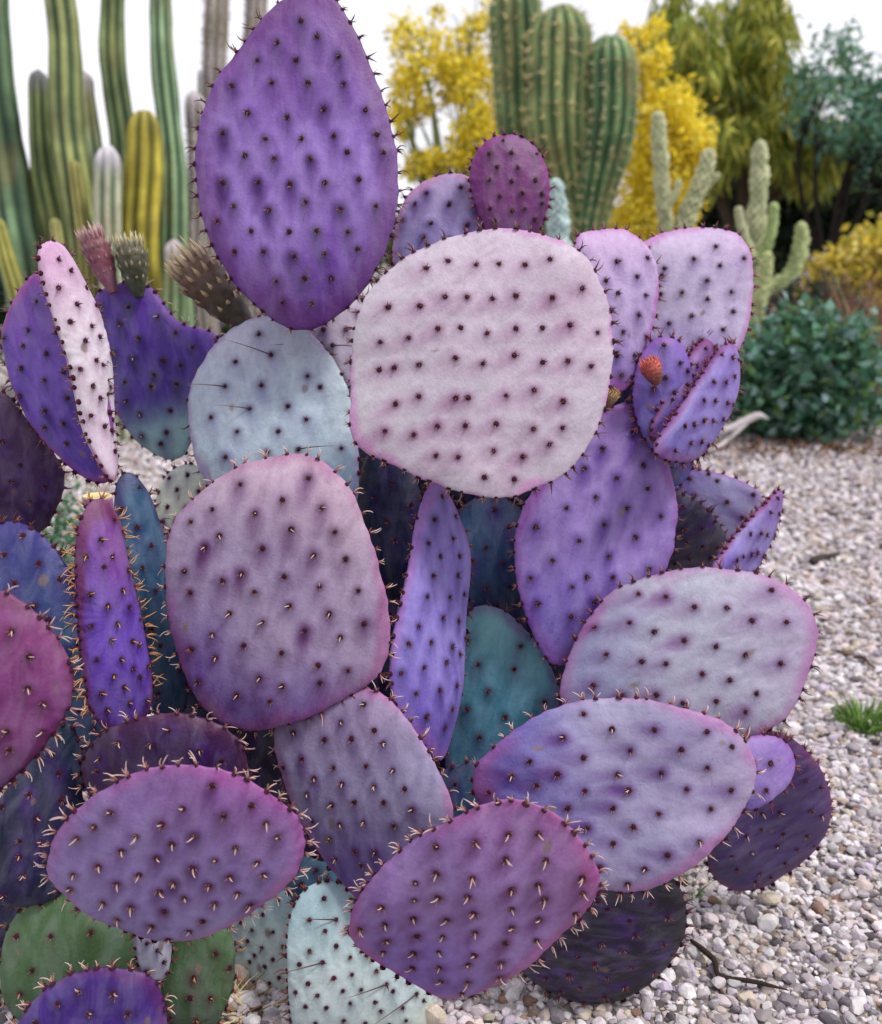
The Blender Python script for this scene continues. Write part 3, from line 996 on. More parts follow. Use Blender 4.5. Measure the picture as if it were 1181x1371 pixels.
# right side, small pads
pad('right_a', [(848, 525), (858, 476), (885, 452), (916, 468), (927, 520), (905, 582), (880, 606), (855, 572)],
    1.01, 10, 4, (880, 608), [(132, 116, 190), (150, 86, 176), (110, 110, 186), (140, 110, 190)], s=34, tips='red')
pad('right_b', [(986, 462), (990, 500), (970, 560), (940, 610), (905, 618), (880, 602), (900, 560), (938, 502), (964, 466)],
    0.99, 42, 4, (884, 612), [(146, 132, 196), (142, 58, 128), (112, 112, 180), (150, 110, 186)], s=34, tips='red', rn=2)
pad('right_b2', [(945, 455), (955, 470), (940, 510), (905, 560), (880, 590), (874, 570), (895, 520), (925, 470)],
    1.03, 40, 4, (878, 592), [(150, 110, 180), (146, 58, 118), (120, 100, 180), (160, 90, 150)], s=30, tips='red', rn=3)
pad('right_c', [(893, 645), (930, 629), (980, 640), (1017, 665), (1012, 712), (982, 752), (948, 742), (912, 695)],
    1.14, -6, 4, (905, 660), [(150, 144, 184), (140, 70, 160), (130, 110, 186), (160, 150, 184)], s=36, tips='red', rl=0.007)
pad('right_d', [(888, 695), (908, 664), (945, 680), (972, 722), (962, 764), (920, 775), (884, 765)],
    1.10, 20, -38, (890, 740), [(62, 58, 84), (80, 44, 84), (50, 50, 70), (66, 58, 84)], s=34, tips='dark', fs=0.1)
pad('right_e', [(1046, 655), (1047, 690), (1022, 750), (1002, 778), (962, 780), (955, 758), (985, 718), (1020, 678)],
    1.04, 44, 2, (962, 784), [(148, 136, 192), (140, 40, 110), (130, 110, 190), (140, 90, 170)], s=32, tips='red', rn=3, rl=0.007)
pad('right_f', [(878, 592), (905, 584), (927, 610), (918, 642), (890, 652), (876, 625)],
    1.06, 0, 0, (890, 654), [(100, 96, 170), (110, 60, 140), (90, 90, 160), (110, 90, 170)], s=34, tips='dark')
# pads deep inside the plant, most coloured dark for the gap shade
pad('in_a', [(478, 690), (492, 610), (535, 600), (566, 680), (550, 780), (505, 800)], 1.06, -10, -10, (520, 802), NAVY_SHADE, s=44, fs=0.1, tips='dark', rn=1)
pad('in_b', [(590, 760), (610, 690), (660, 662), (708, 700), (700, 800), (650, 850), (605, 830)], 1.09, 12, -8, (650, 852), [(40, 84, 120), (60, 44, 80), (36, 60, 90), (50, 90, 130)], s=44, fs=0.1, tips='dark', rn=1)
pad('in_c', [(480, 800), (500, 700), (590, 640), (690, 650), (745, 760), (730, 900), (620, 960), (510, 920)], 1.19, 0, -12, (610, 965), NAVY_SHADE, s=50, fs=0.1, tips='dark', rn=1)
pad('in_d', [(290, 1060), (310, 985), (380, 950), (440, 1000), (450, 1110), (420, 1200), (340, 1210), (296, 1150)], 0.98, 0, -10, (370, 1215), DARK_SHADE, s=46, fs=0.1, tips='dark', rn=1)
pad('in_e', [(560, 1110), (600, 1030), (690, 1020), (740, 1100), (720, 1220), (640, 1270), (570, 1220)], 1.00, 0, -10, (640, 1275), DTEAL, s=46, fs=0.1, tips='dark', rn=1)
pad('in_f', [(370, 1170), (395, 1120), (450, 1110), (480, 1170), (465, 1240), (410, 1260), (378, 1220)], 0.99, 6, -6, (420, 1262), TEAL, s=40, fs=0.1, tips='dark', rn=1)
pad('trunk_a', [(440, 1240), (500, 1150), (600, 1130), (700, 1170), (740, 1260), (690, 1330), (580, 1345), (480, 1320)], 1.02, 0, 12, (590, 1345), DARK_SHADE, s=46, fs=0.1, tips='dark', rn=1)
pad('trunk_b', [(150, 1120), (220, 1040), (320, 1060), (350, 1180), (300, 1290), (200, 1300), (150, 1220)], 1.02, 0, 4, (240, 1302), DARK_SHADE, s=46, fs=0.1, tips='dark', rn=1)
pad('trunk_c', [(690, 1060), (760, 960), (880, 950), (930, 1040), (890, 1160), (790, 1220), (710, 1170)], 1.04, 8, 6, (770, 1222), DARK_SHADE, s=46, fs=0.1, tips='dark', rn=1)
pad('trunk_d', [(560, 480), (640, 420), (760, 440), (800, 540), (760, 660), (660, 700), (580, 620)], 1.10, 4, 0, (660, 705), NAVY_SHADE, s=46, fs=0.1, tips='dark', rn=1)
pad('trunk_e', [(780, 560), (840, 500), (900, 540), (920, 660), (880, 760), (820, 780), (780, 680)], 1.16, 6, 0, (840, 782), NAVY_SHADE, s=46, fs=0.1, tips='dark', rn=1)


pad('fill_a', [(60, 900), (90, 820), (140, 830), (170, 920), (160, 1020), (100, 1060), (60, 1000)], 0.97, 0, -12, (110, 1062), DTEAL, s=46, fs=0.1, tips='gold', rn=2)  # gap fillers, coloured dark in place of deep shade
pad('fill_b', [(215, 900), (260, 840), (330, 880), (350, 980), (310, 1060), (240, 1050), (210, 980)], 0.99, 0, -12, (290, 1062), NAVY_SHADE, s=46, fs=0.1, tips='dark', rn=1)
pad('fill_c', [(-60, 1180), (0, 1120), (70, 1140), (110, 1220), (80, 1300), (0, 1310), (-60, 1270)], 0.96, 0, -6, (10, 1312), NAVY_SHADE, s=46, fs=0.2, tips='gold', rn=2)
pad('fill_d', [(480, 600), (520, 540), (600, 560), (660, 640), (640, 740), (540, 740), (480, 680)], 1.16, 0, -10, (560, 745), NAVY_SHADE, s=46, fs=0.1, tips='dark', rn=1)
pad('fill_e', [(590, 900), (640, 800), (720, 790), (790, 880), (770, 1000), (680, 1040), (600, 1000)], 1.12, 0, -6, (680, 1042), NAVY_SHADE, s=46, fs=0.1, tips='dark', rn=1)
pad('fill_f', [(470, 960), (520, 880), (600, 900), (640, 1000), (600, 1100), (520, 1120), (480, 1060)], 1.06, 0, -6, (560, 1122), NAVY_SHADE, s=46, fs=0.1, tips='dark', rn=1)


def bud(base, tip, wpx, d, c_body, c_tip, c_low):
    """flower bud: an obconical body with pointed bracts around its crown"""
    r = np.random.default_rng(int(base[0]))
    P0, P1 = at(*base, d), at(*tip, d * 0.99)
    ax = P1 - P0
    L = np.linalg.norm(ax)
    ax = ax / L
    R = wpx / 2 * d / FPX
    a = unit(np.cross(ax, [0.2, 0.9, 0.3])); b = np.cross(ax, a)
    prof = [(0, 0.30), (0.15, 0.52), (0.35, 0.80), (0.55, 0.97), (0.72, 1.0), (0.84, 0.86), (0.92, 0.55), (0.95, 0.05)]
    prof = np.array(prof)
    zz = np.linspace(0, 0.95, 26)
    rr = np.interp(zz, prof[:, 0], prof[:, 1])
    k = 26
    th = np.arange(k) / k * 2 * math.pi
    rho = rr[:, None] * (1 + 0.07 * np.cos(5 * (th[None] + zz[:, None] * 3)) * np.cos(zz[:, None] * 26))
    V = P0 + zz[:, None, None] * L * ax + R * rho[..., None] * (np.cos(th)[None, :, None] * a + np.sin(th)[None, :, None] * b)
    w = sstep(0.2, 0.95, zz)[:, None, None]
    C = np.broadcast_to(lin(c_low) * (1 - w) + lin(c_body) * w, V.shape) * (1 + 0.2 * vnoise(V * 300))[..., None]
    Vf = V.reshape(-1, 3)
    body = link('flower_bud', mesh_from('flower_bud', Vf - P0, grid_tris(26, k), C.reshape(-1, 3)), M_PAD, PEAR, P0 - PEAR_BASE)
    mb = MB()
    for ring_, z0, nn, ln in ((0, 0.80, 16, 0.26), (1, 0.88, 12, 0.24), (2, 0.66, 15, 0.17), (3, 0.48, 13, 0.13), (4, 0.9, 7, 0.2), (5, 0.28, 10, 0.10)):
        for i in range(nn):
            t = (i + 0.5 * (ring_ % 2) + r.uniform(-.15, .15)) / nn * 2 * math.pi
            od = math.cos(t) * a + math.sin(t) * b
            q = np.interp(z0, prof[:, 0], prof[:, 1]) * (0.4 if ring_ == 4 else 0.95)
            p = P0 + ax * z0 * L + od * R * q
            side = np.cross(ax, od)
            d0 = unit(ax + od * (0.45 if ring_ > 1 else 0.12))
            hl = ln * L * r.uniform(0.8, 1.2)
            wd = R * 0.10
            q0 = p - side * wd; q1 = p + side * wd; m0 = p + d0 * hl * 0.5 - side * wd * 0.8 + od * wd * 0.5; m1 = p + d0 * hl * 0.5 + side * wd * 0.8 + od * wd * 0.5
            tp = p + d0 * hl
            bk = p + d0 * hl * 0.5 - od * wd * 0.4
            cc = np.array([lin(c_body) * 0.8] * 2 + [lin(c_body) * 0.5 + lin(c_tip) * 0.5] * 2 + [lin(c_tip) if ring_ in (0, 1, 4) else lin(c_tip) * 0.35 + lin(c_body) * 0.4] + [lin(c_body)])
            mb.add(np.array([q0, q1, m0, m1, tp, bk]), [[0, 1, 3], [0, 3, 2], [2, 3, 4], [1, 5, 3], [0, 2, 5], [5, 4, 3], [5, 2, 4], [0, 5, 1]], cc)
    V2 = np.concatenate(mb.V) - P0
    bo = link('bracts', mesh_from('bracts', V2, np.concatenate(mb.T), np.concatenate(mb.C), False), M_SPINE, body)
    bo['kind'] = 'stuff'


bud((152, 392), (120, 310), 36, 1.09, (104, 54, 62), (206, 170, 170), (126, 70, 90))
bud((186, 398), (172, 320), 40, 1.09, (74, 72, 52), (226, 214, 170), (52, 58, 40))
bud((335, 440), (246, 345), 62, 1.05, (92, 64, 50), (230, 206, 160), (58, 50, 36))
bud((880, 515), (868, 482), 28, 0.985, (176, 76, 60), (226, 130, 120), (120, 70, 60))
bud((812, 545), (822, 522), 20, 0.965, (150, 120, 70), (214, 170, 110), (110, 80, 60))


def cut_scar():
    """the sawn stub on the edge-on pad's top"""
    c = at(131, 670, 0.862)
    mb = MB()
    k = 28
    th = np.arange(k) / k * 2 * math.pi
    axx = unit(RT * 1.0 + FW * 0.1); azz = unit(np.array([0, 0, 1.0]) - FW * 0.15)
    ayy = np.cross(azz, axx)
    rw = 0.0145
    rings = []
    cols = []
    for h, f, cc in ((-0.026, 0.80, (120, 80, 150)), (-0.012, 0.90, (130, 80, 150)), (0.002, 0.96, (150, 100, 140)), (0.0045, 0.97, (176, 150, 116)), (0.0055, 0.90, (196, 186, 140)), (0.004, 0.75, (186, 178, 124)), (0.0025, 0.3, (170, 160, 100)), (0.0025, 0.02, (160, 146, 90))):
        rings.append(c + azz * h + rw * f * (np.cos(th)[:, None] * axx + 0.62 * np.sin(th)[:, None] * ayy) * (1 + 0.05 * vnoise(np.stack([np.cos(th) * 2, np.sin(th) * 2, th * 0 + h * 50], -1)))[:, None])
        cols.append(np.tile(lin(cc), (k, 1)))
    mb.add(np.concatenate(rings), grid_tris(len(rings), k), np.concatenate(cols))
    ob = mb.build('cut_stub', M_PAD, PEAR, PEAR_BASE)
    ob['label'] = 'pale yellow sawn stub on a narrow purple pad'
    return ob


cut_scar()

# ------------------------------------------------------------------ background cacti
def ribbed_stem(root, pts, Y, ribs, depth, c_val, c_rib, c_tip=None, spine_c=None, seed=0, name='stem', lobes=None, wool=0.0, flat_top=False, wob=1.0):
    """pts: (px, py, width px) from top to bottom as seen at distance Y; the foot goes on to the ground"""
    r = np.random.default_rng(seed)
    P = np.array([at_y(p[0], p[1], Y) for p in pts])
    W = np.array([p[2] * Y / math.cos(PITCH) / FPX / 2 for p in pts])
    foot = P[-1].copy()
    if foot[2] > 0.02:
        foot[0] += (P[-1, 0] - P[-2, 0]) / max(1e-3, np.linalg.norm(P[-1] - P[-2])) * foot[2] * 0.5
        foot[2] = -0.01
        P = np.vstack([P, foot]); W = np.append(W, W[-1] * 0.95)
    n = 70
    C = smooth_path(np.column_stack([P, W]), n)
    Pc, Wc = C[::-1, :3], C[::-1, 3].copy()              # bottom to top
    L = np.concatenate([[0], np.cumsum(np.linalg.norm(np.diff(Pc, axis=0), axis=1))])
    Rt = Wc[-1]
    # rounded tip: last rings follow a dome
    top = L[-1] - L
    cap = np.where(top < Rt * 1.5, np.sqrt(np.clip(1 - (1 - top / (Rt * 1.5)) ** (2.6 if not flat_top else 6), 0, 1)), 1.0)
    Wc = Wc * np.maximum(cap, 0.03)
    Wc = Wc * (1 + wob * 0.07 * vnoise(np.stack([L * 5, L * 0, L * 0 + seed * 3.3], -1)) + wob * 0.04 * vnoise(np.stack([L * 13, L * 0, L * 0 + seed * 7.3], -1)))
    Pc = Pc + (Wc * 0.35 * wob)[:, None] * np.stack([vnoise(np.stack([L * 2.2, L * 0 + seed, L * 0], -1)), vnoise(np.stack([L * 2.2, L * 0 + seed, L * 0 + 9], -1)), L * 0], -1)
    t, A, B = frames(Pc)
    k = ribs * 8
    th = np.arange(k) / k * 2 * math.pi
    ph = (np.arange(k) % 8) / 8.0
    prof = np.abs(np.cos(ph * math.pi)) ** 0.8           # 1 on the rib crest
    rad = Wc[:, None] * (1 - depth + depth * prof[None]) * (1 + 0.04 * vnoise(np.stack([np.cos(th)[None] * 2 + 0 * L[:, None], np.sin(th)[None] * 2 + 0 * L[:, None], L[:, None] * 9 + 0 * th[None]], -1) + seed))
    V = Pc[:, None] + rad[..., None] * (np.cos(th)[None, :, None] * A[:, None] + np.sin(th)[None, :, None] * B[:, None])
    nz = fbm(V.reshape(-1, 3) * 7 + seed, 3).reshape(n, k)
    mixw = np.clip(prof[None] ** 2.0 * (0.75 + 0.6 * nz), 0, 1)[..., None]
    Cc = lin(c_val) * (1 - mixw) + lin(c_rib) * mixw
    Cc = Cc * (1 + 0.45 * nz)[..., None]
    blot = fbm(V.reshape(-1, 3) * [9, 9, 4] + seed * 5, 3).reshape(n, k)
    bw = sstep(0.12, 0.4, blot)[..., None] * 0.5
    Cc = Cc * (1 - bw) + lin((120, 112, 70)) * bw
    if c_tip is not None:
        tw = sstep(0.30, 0.0, top / max(L[-1], 0.1) if False else top / 0.5)[:, None, None]
        Cc = Cc * (1 - tw) + lin(c_tip) * tw
    Vf = V.reshape(-1, 3)
    T = grid_tris(n, k)
    org = np.array(root.location)
    o = link(name, mesh_from(name, Vf - org, T, Cc.reshape(-1, 3)), M_STEM, root)
    if spine_c is not None:
        mb = MB()
        step = Rt * 0.42 if not wool else Rt * 0.3
        ls = np.arange(0.15 * L[-1], L[-1] - Rt * 0.1, step)
        for l0 in ls:
            i = int(np.clip(np.searchsorted(L, l0), 1, n - 1))
            if Pc[i, 2] < 0.35:
                continue
            for rb in range(ribs):
                p = V[i, rb * 8] * 0.5 + V[i - 1, rb * 8] * 0.5
                od = unit(p - Pc[i])
                if od[1] > 0.35:                          # far side: never seen from this garden path
                    continue
                for _ in range(4):
                    dr = unit(od * 0.8 + r.normal(0, 0.55, 3) + (np.array([0, 0, 0.3]) if wool else 0))
                    spine(mb, p - od * 0.003, dr, dr, Rt * r.uniform(0.16, 0.34) * (1.6 if wool else 1), Rt * 0.022 + 0.0008, lin(spine_c) * 0.75, lin(spine_c), 1, 3)
        so = mb.build('spines', M_SPINE, o, origin=org, kind='stuff')
    return o


def rebase(root):
    return np.array(root.location)


def root_at(px, Y, name, label, cat, group=None):
    p = at_y(px, 500, Y)
    return thing(name, label, cat, (p[0], p[1], gz(p[0], p[1])), group)


G1, G2, Y1 = (66, 96, 70), (150, 160, 96), (178, 168, 60)
BG, BG2 = (54, 84, 66), (118, 146, 108)
org = root_at(130, 4.5, 'columnar_cactus', 'clump of tall slender green ribbed cactus columns behind the violet pads', 'cactus')
GREYT = (168, 160, 164)
stems = [
    ([(-22, -60, 44), (-8, 110, 48), (10, 230, 50), (30, 340, 54), (48, 450, 50)], 4.4, BG, BG2, None),
    ([(70, -60, 36), (84, 90, 38), (100, 215, 38), (118, 330, 38), (130, 430, 36)], 4.3, G1, (170, 176, 110), None),
    ([(51, 92, 22), (56, 180, 28), (66, 260, 36), (84, 350, 42), (96, 430, 42)], 4.45, (70, 100, 64), G2, (130, 130, 138)),
    ([(112, 94, 24), (122, 180, 28), (134, 270, 32), (146, 380, 34)], 4.6, (76, 104, 76), (150, 160, 120), GREYT),
    ([(152, -60, 26), (156, 110, 31), (163, 230, 34), (170, 400, 38)], 4.6, (72, 102, 72), (152, 168, 112), None),
    ([(212, -60, 24), (220, 110, 29), (230, 250, 34), (236, 420, 38)], 4.5, (62, 98, 76), (138, 164, 122), None),
    ([(192, 148, 42), (194, 220, 44), (197, 310, 44), (200, 420, 42)], 4.3, (104, 102, 34), (190, 176, 66), None),
    ([(140, 196, 30), (146, 260, 34), (152, 330, 34), (158, 420, 34)], 4.15, (92, 120, 92), (186, 186, 160), (190, 186, 196)),
    ([(100, 214, 16), (106, 280, 18), (114, 360, 20)], 4.2, (96, 108, 50), (190, 180, 110), None),
    ([(74, 292, 13), (82, 350, 16), (92, 430, 18)], 4.1, (110, 120, 60), (186, 180, 116), None),
    ([(-4, 292, 16), (10, 350, 20), (30, 430, 24)], 4.1, (120, 124, 60), (176, 172, 90), None),
    ([(40, 250, 34), (54, 330, 40), (70, 430, 44)], 4.8, (40, 72, 56), (84, 116, 84), None),
    ([(178, 250, 36), (186, 330, 42), (196, 430, 44)], 4.85, (44, 70, 40), (96, 116, 70), None),
    ([(228, 322, 24), (232, 370, 30), (238, 430, 34)], 4.2, (70, 100, 70), (120, 140, 100), GREYT),
    ([(20, 210, 24), (34, 300, 30), (50, 420, 36)], 4.9, (44, 76, 64), (90, 124, 104), None),
    ([(118, 290, 26), (128, 350, 32), (140, 430, 36)], 4.85, (52, 78, 44), (116, 130, 70), None),
]
for i, (pts, Y, cv, cr, ct) in enumerate(stems):
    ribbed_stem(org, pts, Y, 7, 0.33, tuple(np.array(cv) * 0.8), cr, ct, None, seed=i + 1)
wool = root_at(290, 5.2, 'woolly_cactus', 'grey woolly columnar cactus standing behind the tall violet pad', 'cactus')
for i, (pts, Y) in enumerate([([(288, -60, 27), (286, 60, 30), (284, 200, 30), (280, 400, 30)], 5.1), ([(344, -60, 24), (342, 60, 26), (338, 300, 26)], 5.3),
                              ([(264, 122, 24), (266, 200, 26), (266, 300, 26), (268, 400, 26)], 5.0), ([(270, 92, 12), (271, 200, 13), (272, 400, 14)], 5.4)]):
    ribbed_stem(wool, pts, Y, 8, 0.2, (112, 108, 96) if i < 3 else (110, 130, 90), (168, 158, 156) if i < 3 else (150, 165, 120), (186, 178, 184), (206, 198, 204) if i < 3 else None, seed=40 + i, wool=1.0)

sag = root_at(765, 6.5, 'barrel_stem_cactus', 'thick ribbed green cactus of three rounded columns before the yellow trees', 'cactus')
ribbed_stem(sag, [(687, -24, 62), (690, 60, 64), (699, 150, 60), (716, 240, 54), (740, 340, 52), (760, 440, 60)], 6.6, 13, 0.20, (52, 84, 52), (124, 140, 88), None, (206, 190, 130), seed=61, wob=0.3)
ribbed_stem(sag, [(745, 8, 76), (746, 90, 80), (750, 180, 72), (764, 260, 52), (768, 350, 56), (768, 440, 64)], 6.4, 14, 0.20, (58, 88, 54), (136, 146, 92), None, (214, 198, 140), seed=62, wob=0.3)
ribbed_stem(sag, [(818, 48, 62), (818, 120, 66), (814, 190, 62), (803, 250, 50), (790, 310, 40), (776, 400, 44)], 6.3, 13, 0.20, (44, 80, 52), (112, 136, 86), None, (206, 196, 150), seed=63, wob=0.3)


def knobby_stem(root, pts, Y, seed, c_hi=(214, 212, 172), c_lo=(92, 112, 70)):
    r = np.random.default_rng(seed)
    P = np.array([at_y(p[0], p[1], Y + (p[3] if len(p) > 3 else 0)) for p in pts])
    W = np.array([p[2] * Y / FPX / 2 for p in pts])
    C = smooth_path(np.column_stack([P, W]), 64)[::-1]
    Pc, Wc = C[:, :3], C[:, 3].copy()
    L = np.concatenate([[0], np.cumsum(np.linalg.norm(np.diff(Pc, axis=0), axis=1))])
    top = L[-1] - L
    Rt = Wc[-1]
    Wc = Wc * np.maximum(0.03, np.where(top < Rt * 1.3, np.sqrt(np.clip(1 - (1 - top / (Rt * 1.3)) ** 2, 0, 1)), 1))
    t, A, B = frames(Pc)
    k = 40
    th = np.arange(k) / k * 2 * math.pi
    wl = Rt * 1.2
    kn = np.cos(3.5 * th[None] + L[:, None] / wl * math.pi) * np.cos(3.5 * th[None] - L[:, None] / wl * math.pi)
    kn = np.abs(kn)
    nz = vnoise(np.stack([np.cos(th)[None] * 3 + 0 * L[:, None], np.sin(th)[None] * 3 + 0 * L[:, None], L[:, None] / Rt * 2 + 0 * th[None]], -1) + seed)
    rad = Wc[:, None] * (0.68 + 0.42 * kn + 0.24 * nz)
    V = Pc[:, None] + rad[..., None] * (np.cos(th)[None, :, None] * A[:, None] + np.sin(th)[None, :, None] * B[:, None])
    w = np.clip(kn * 1.1, 0, 1)[..., None]
    Cc = (lin(c_lo) * (1 - w) + lin(c_hi) * w) * (1 + 0.2 * nz)[..., None]
    og = np.array(root.location)
    o = link('stem', mesh_from('stem', V.reshape(-1, 3) - og, grid_tris(64, k), Cc.reshape(-1, 3)), M_STEM, root)
    mb = MB()
    for _ in range(150):
        i, j = r.integers(4, 63), r.integers(k)
        p = V[i, j]
        od = unit(p - Pc[i])
        dr = unit(od + r.normal(0, 0.4, 3))
        spine(mb, p - od * .003, dr, dr, Rt * r.uniform(0.3, 0.6), 0.0016, lin((170, 160, 120)), lin((230, 226, 190)), 1, 3)
    mb.build('spines', M_SPINE, o, origin=og, kind='stuff')


ch1 = root_at(905, 5.0, 'knobby_cactus', 'pale knobby cactus with two raised arms before the yellow blossom', 'cactus')
knobby_stem(ch1, [(880, 148, 17), (884, 200, 20), (888, 260, 21), (893, 320, 22), (900, 420, 24), (905, 545, 26)], 5.0, 71)
knobby_stem(ch1, [(950, 198, 18), (944, 230, 22), (928, 270, 24), (912, 310, 24), (903, 350, 24), (902, 440, 24)], 5.0, 72)
knobby_stem(ch1, [(964, 232, 8), (955, 240, 9), (944, 250, 10)], 5.0, 73)
knobby_stem(ch1, [(910, 240, 8), (905, 258, 9), (890, 282, 11)], 4.95, 74)
ch2 = root_at(1020, 4.7, 'knobby_cactus', 'pale knobby cactus with a tall column and curved side arms beside the dark shrub', 'cactus')
knobby_stem(ch2, [(1018, 186, 18), (1016, 250, 24), (1010, 330, 26), (1006, 400, 27), (1012, 480, 28), (1018, 565, 30)], 4.7, 75)
knobby_stem(ch2, [(1073, 296, 14), (1072, 330, 20), (1062, 362, 20), (1040, 380, 18), (1018, 392, 18)], 4.65, 76, (198, 204, 150), (110, 132, 76))
knobby_stem(ch2, [(1036, 270, 11), (1034, 300, 14), (1026, 330, 15), (1012, 352, 16)], 4.6, 77, (180, 194, 130), (90, 118, 66))
knobby_stem(ch2, [(988, 276, 9), (992, 300, 12), (1000, 330, 14), (1008, 350, 14)], 4.6, 78)
knobby_stem(ch2, [(1028, 336, 14), (1024, 370, 18), (1014, 420, 20), (1012, 470, 20)], 4.5, 79, (206, 210, 150))
ch3 = root_at(740, 3.6, 'knobby_cactus', 'small pale blue green knobby cactus peeking beside the magenta pad', 'cactus')
knobby_stem(ch3, [(743, 238, 16), (746, 270, 24), (748, 310, 30), (750, 400, 34), (752, 480, 36), (752, 640, 38)], 3.6, 80, (190, 208, 206), (120, 150, 150))

# ------------------------------------------------------------------ trees and shrubs
def leaves(mb, cen, L, Wd, cols, r, up=0.0, droop=0.0, spread=1.0):
    n = len(cen)
    d = unit(r.normal(size=(n, 3)) * [1, 1, 0.8] + np.array([0, 0, up - droop * 2.2]))
    s = unit(np.cross(d, unit(r.normal(size=(n, 3)))))
    nn = np.cross(d, s)
    Ls = L * r.uniform(0.6, 1.3, (n, 1))
    Ws = Wd * r.uniform(0.7, 1.2, (n, 1))
    V = np.stack([cen, cen + d * Ls * 0.45 + s * Ws * 0.5 + nn * Ws * 0.18, cen + d * Ls, cen + d * Ls * 0.45 - s * Ws * 0.5 + nn * Ws * 0.18], 1).reshape(-1, 3)
    i = (np.arange(n) * 4)[:, None]
    T = np.concatenate([i + [[0, 1, 2]], i + [[0, 2, 3]]])
    c = lin(np.array(cols))[r.integers(len(cols), size=n)] * r.uniform(0.7, 1.15, (n, 1))
    mb.add(V, T, np.repeat(c, 4, 0))


def crown_pts(blobs, Y, rz, r, per=40, sig=0.16):
    out_ = []
    for (px, py, rx, ry, n) in blobs:
        c = at_y(px, py, Y)
        k = Y / FPX / math.cos(PITCH)
        nc = max(3, n // per)
        q = unit(r.normal(size=(nc, 3))) * r.uniform(0.25, 1.0, (nc, 1)) ** 0.5
        q = c + q * [rx * k, rz, ry * k]
        m = min(rx, ry) * k
        out_.append(np.repeat(q, per, 0) + r.normal(0, sig * max(m, 0.15), (nc * per, 3)))
    return np.concatenate(out_)


def tree(name, label, px, Y, trunk_r, blobs, L, Wd, cols, seed, mat, rz=0.8, per=40, sig=0.2, droop=0.0, trunk_top=None, bark=(70, 58, 48), group=None, twigs=1, cat='tree', tr_path=None):
    r = np.random.default_rng(seed)
    root = root_at(px, Y, name, label, cat, group)
    og = np.array(root.location)
    mb = MB()
    pts = crown_pts(blobs, Y, rz, r, per, sig)
    pts = pts[pts[:, 2] > 0.15]
    leaves(mb, pts, L, Wd, cols, r, droop=droop)
    crown = mb.build('crown', mat, root, origin=og, kind='stuff')
    tb = MB()
    top = at_y(*(trunk_top or (blobs[0][0], blobs[0][1])), Y)
    fork = og + (top - og) * [0.3, 0.3, 0.42]
    P = smooth_path([og - [0, 0, 0.05], og + (fork - og) * 0.5 + r.normal(0, 0.04, 3), fork], 10)
    tube(tb, P, np.linspace(trunk_r, trunk_r * 0.7, 10), lin(bark), lin(bark), 9)
    tb.build('trunk', M_BARK, root, origin=og)
    for (bx, by, rx, ry, n) in blobs:
        c = at_y(bx, by, Y)
        lm = MB()
        Q = smooth_path([fork - (fork - og) * 0.08, fork + (c - fork) * 0.5 + r.normal(0, 0.10, 3), c], 9)
        tube(lm, Q, np.linspace(trunk_r * 0.55, trunk_r * 0.12, 9), lin(bark), lin(bark), 6)
        k = Y / FPX
        for _ in range(6 * twigs):
            e = c + unit(r.normal(size=3)) * [rx * k, rz, ry * k] * 0.85
            s0 = Q[r.integers(4, 9)]
            tube(lm, smooth_path([s0, (s0 + e) / 2 + r.normal(0, 0.06, 3), e], 5), np.linspace(trunk_r * 0.16, trunk_r * 0.05, 5), lin(bark), lin(bark), 4)
        lm.build('limb', M_BARK, root, origin=og)
    return root


YEL = [(244, 224, 60), (250, 234, 84), (236, 214, 48), (228, 206, 64), (250, 240, 120)]
tree('palo_verde_tree', 'airy tree covered in yellow blossom beside the tall violet pad', 600, 9.0, 0.07,
     [(575, 100, 40, 36, 900), (620, 85, 36, 46, 800), (545, 135, 24, 30, 600), (642, 130, 28, 40, 1000), (640, 200, 34, 40, 1500), (600, 235, 34, 24, 700), (545, 165, 16, 16, 200), (570, 222, 30, 14, 400), (560, 45, 36, 30, 260), (630, 25, 40, 25, 240)],
     0.06, 0.045, YEL + [(170, 160, 60)], 101, M_BLOSSOM, rz=0.5, sig=0.22, bark=(120, 130, 80), trunk_top=(600, 140))
tree('palo_verde_tree', 'bushy tree dense with golden blossom behind the knobby cacti', 885, 8.2, 0.06,
     [(895, 165, 46, 40, 2600), (880, 220, 44, 50, 3000), (915, 210, 24, 44, 1300), (865, 85, 20, 40, 900), (870, 290, 46, 40, 2200), (850, 45, 24, 20, 200), (900, 340, 50, 40, 1200)],
     0.065, 0.04, YEL, 102, M_BLOSSOM, rz=0.5, sig=0.22, bark=(110, 110, 70), trunk_top=(885, 190))
OLV = [(150, 158, 62), (176, 178, 78), (126, 140, 56), (192, 186, 84), (110, 130, 62)]
tree('willowy_tree', 'willowy olive green tree with hanging foliage behind the knobby cacti', 985, 11.0, 0.11,
     [(905, 50, 34, 50, 1200), (920, 110, 34, 40, 900), (1012, 15, 34, 50, 1100), (1008, 100, 38, 44, 1500), (985, 160, 40, 26, 1100), (1040, 140, 26, 44, 900), (1085, 200, 30, 36, 1200), (1045, 200, 36, 26, 800), (950, 195, 36, 36, 900)],
     0.26, 0.04, OLV, 103, M_LEAF, rz=0.9, sig=0.24, droop=1.0, bark=(70, 60, 48), trunk_top=(990, 150))
TEALG = [(84, 132, 110), (106, 152, 134), (64, 106, 88), (136, 172, 152), (106, 138, 80)]
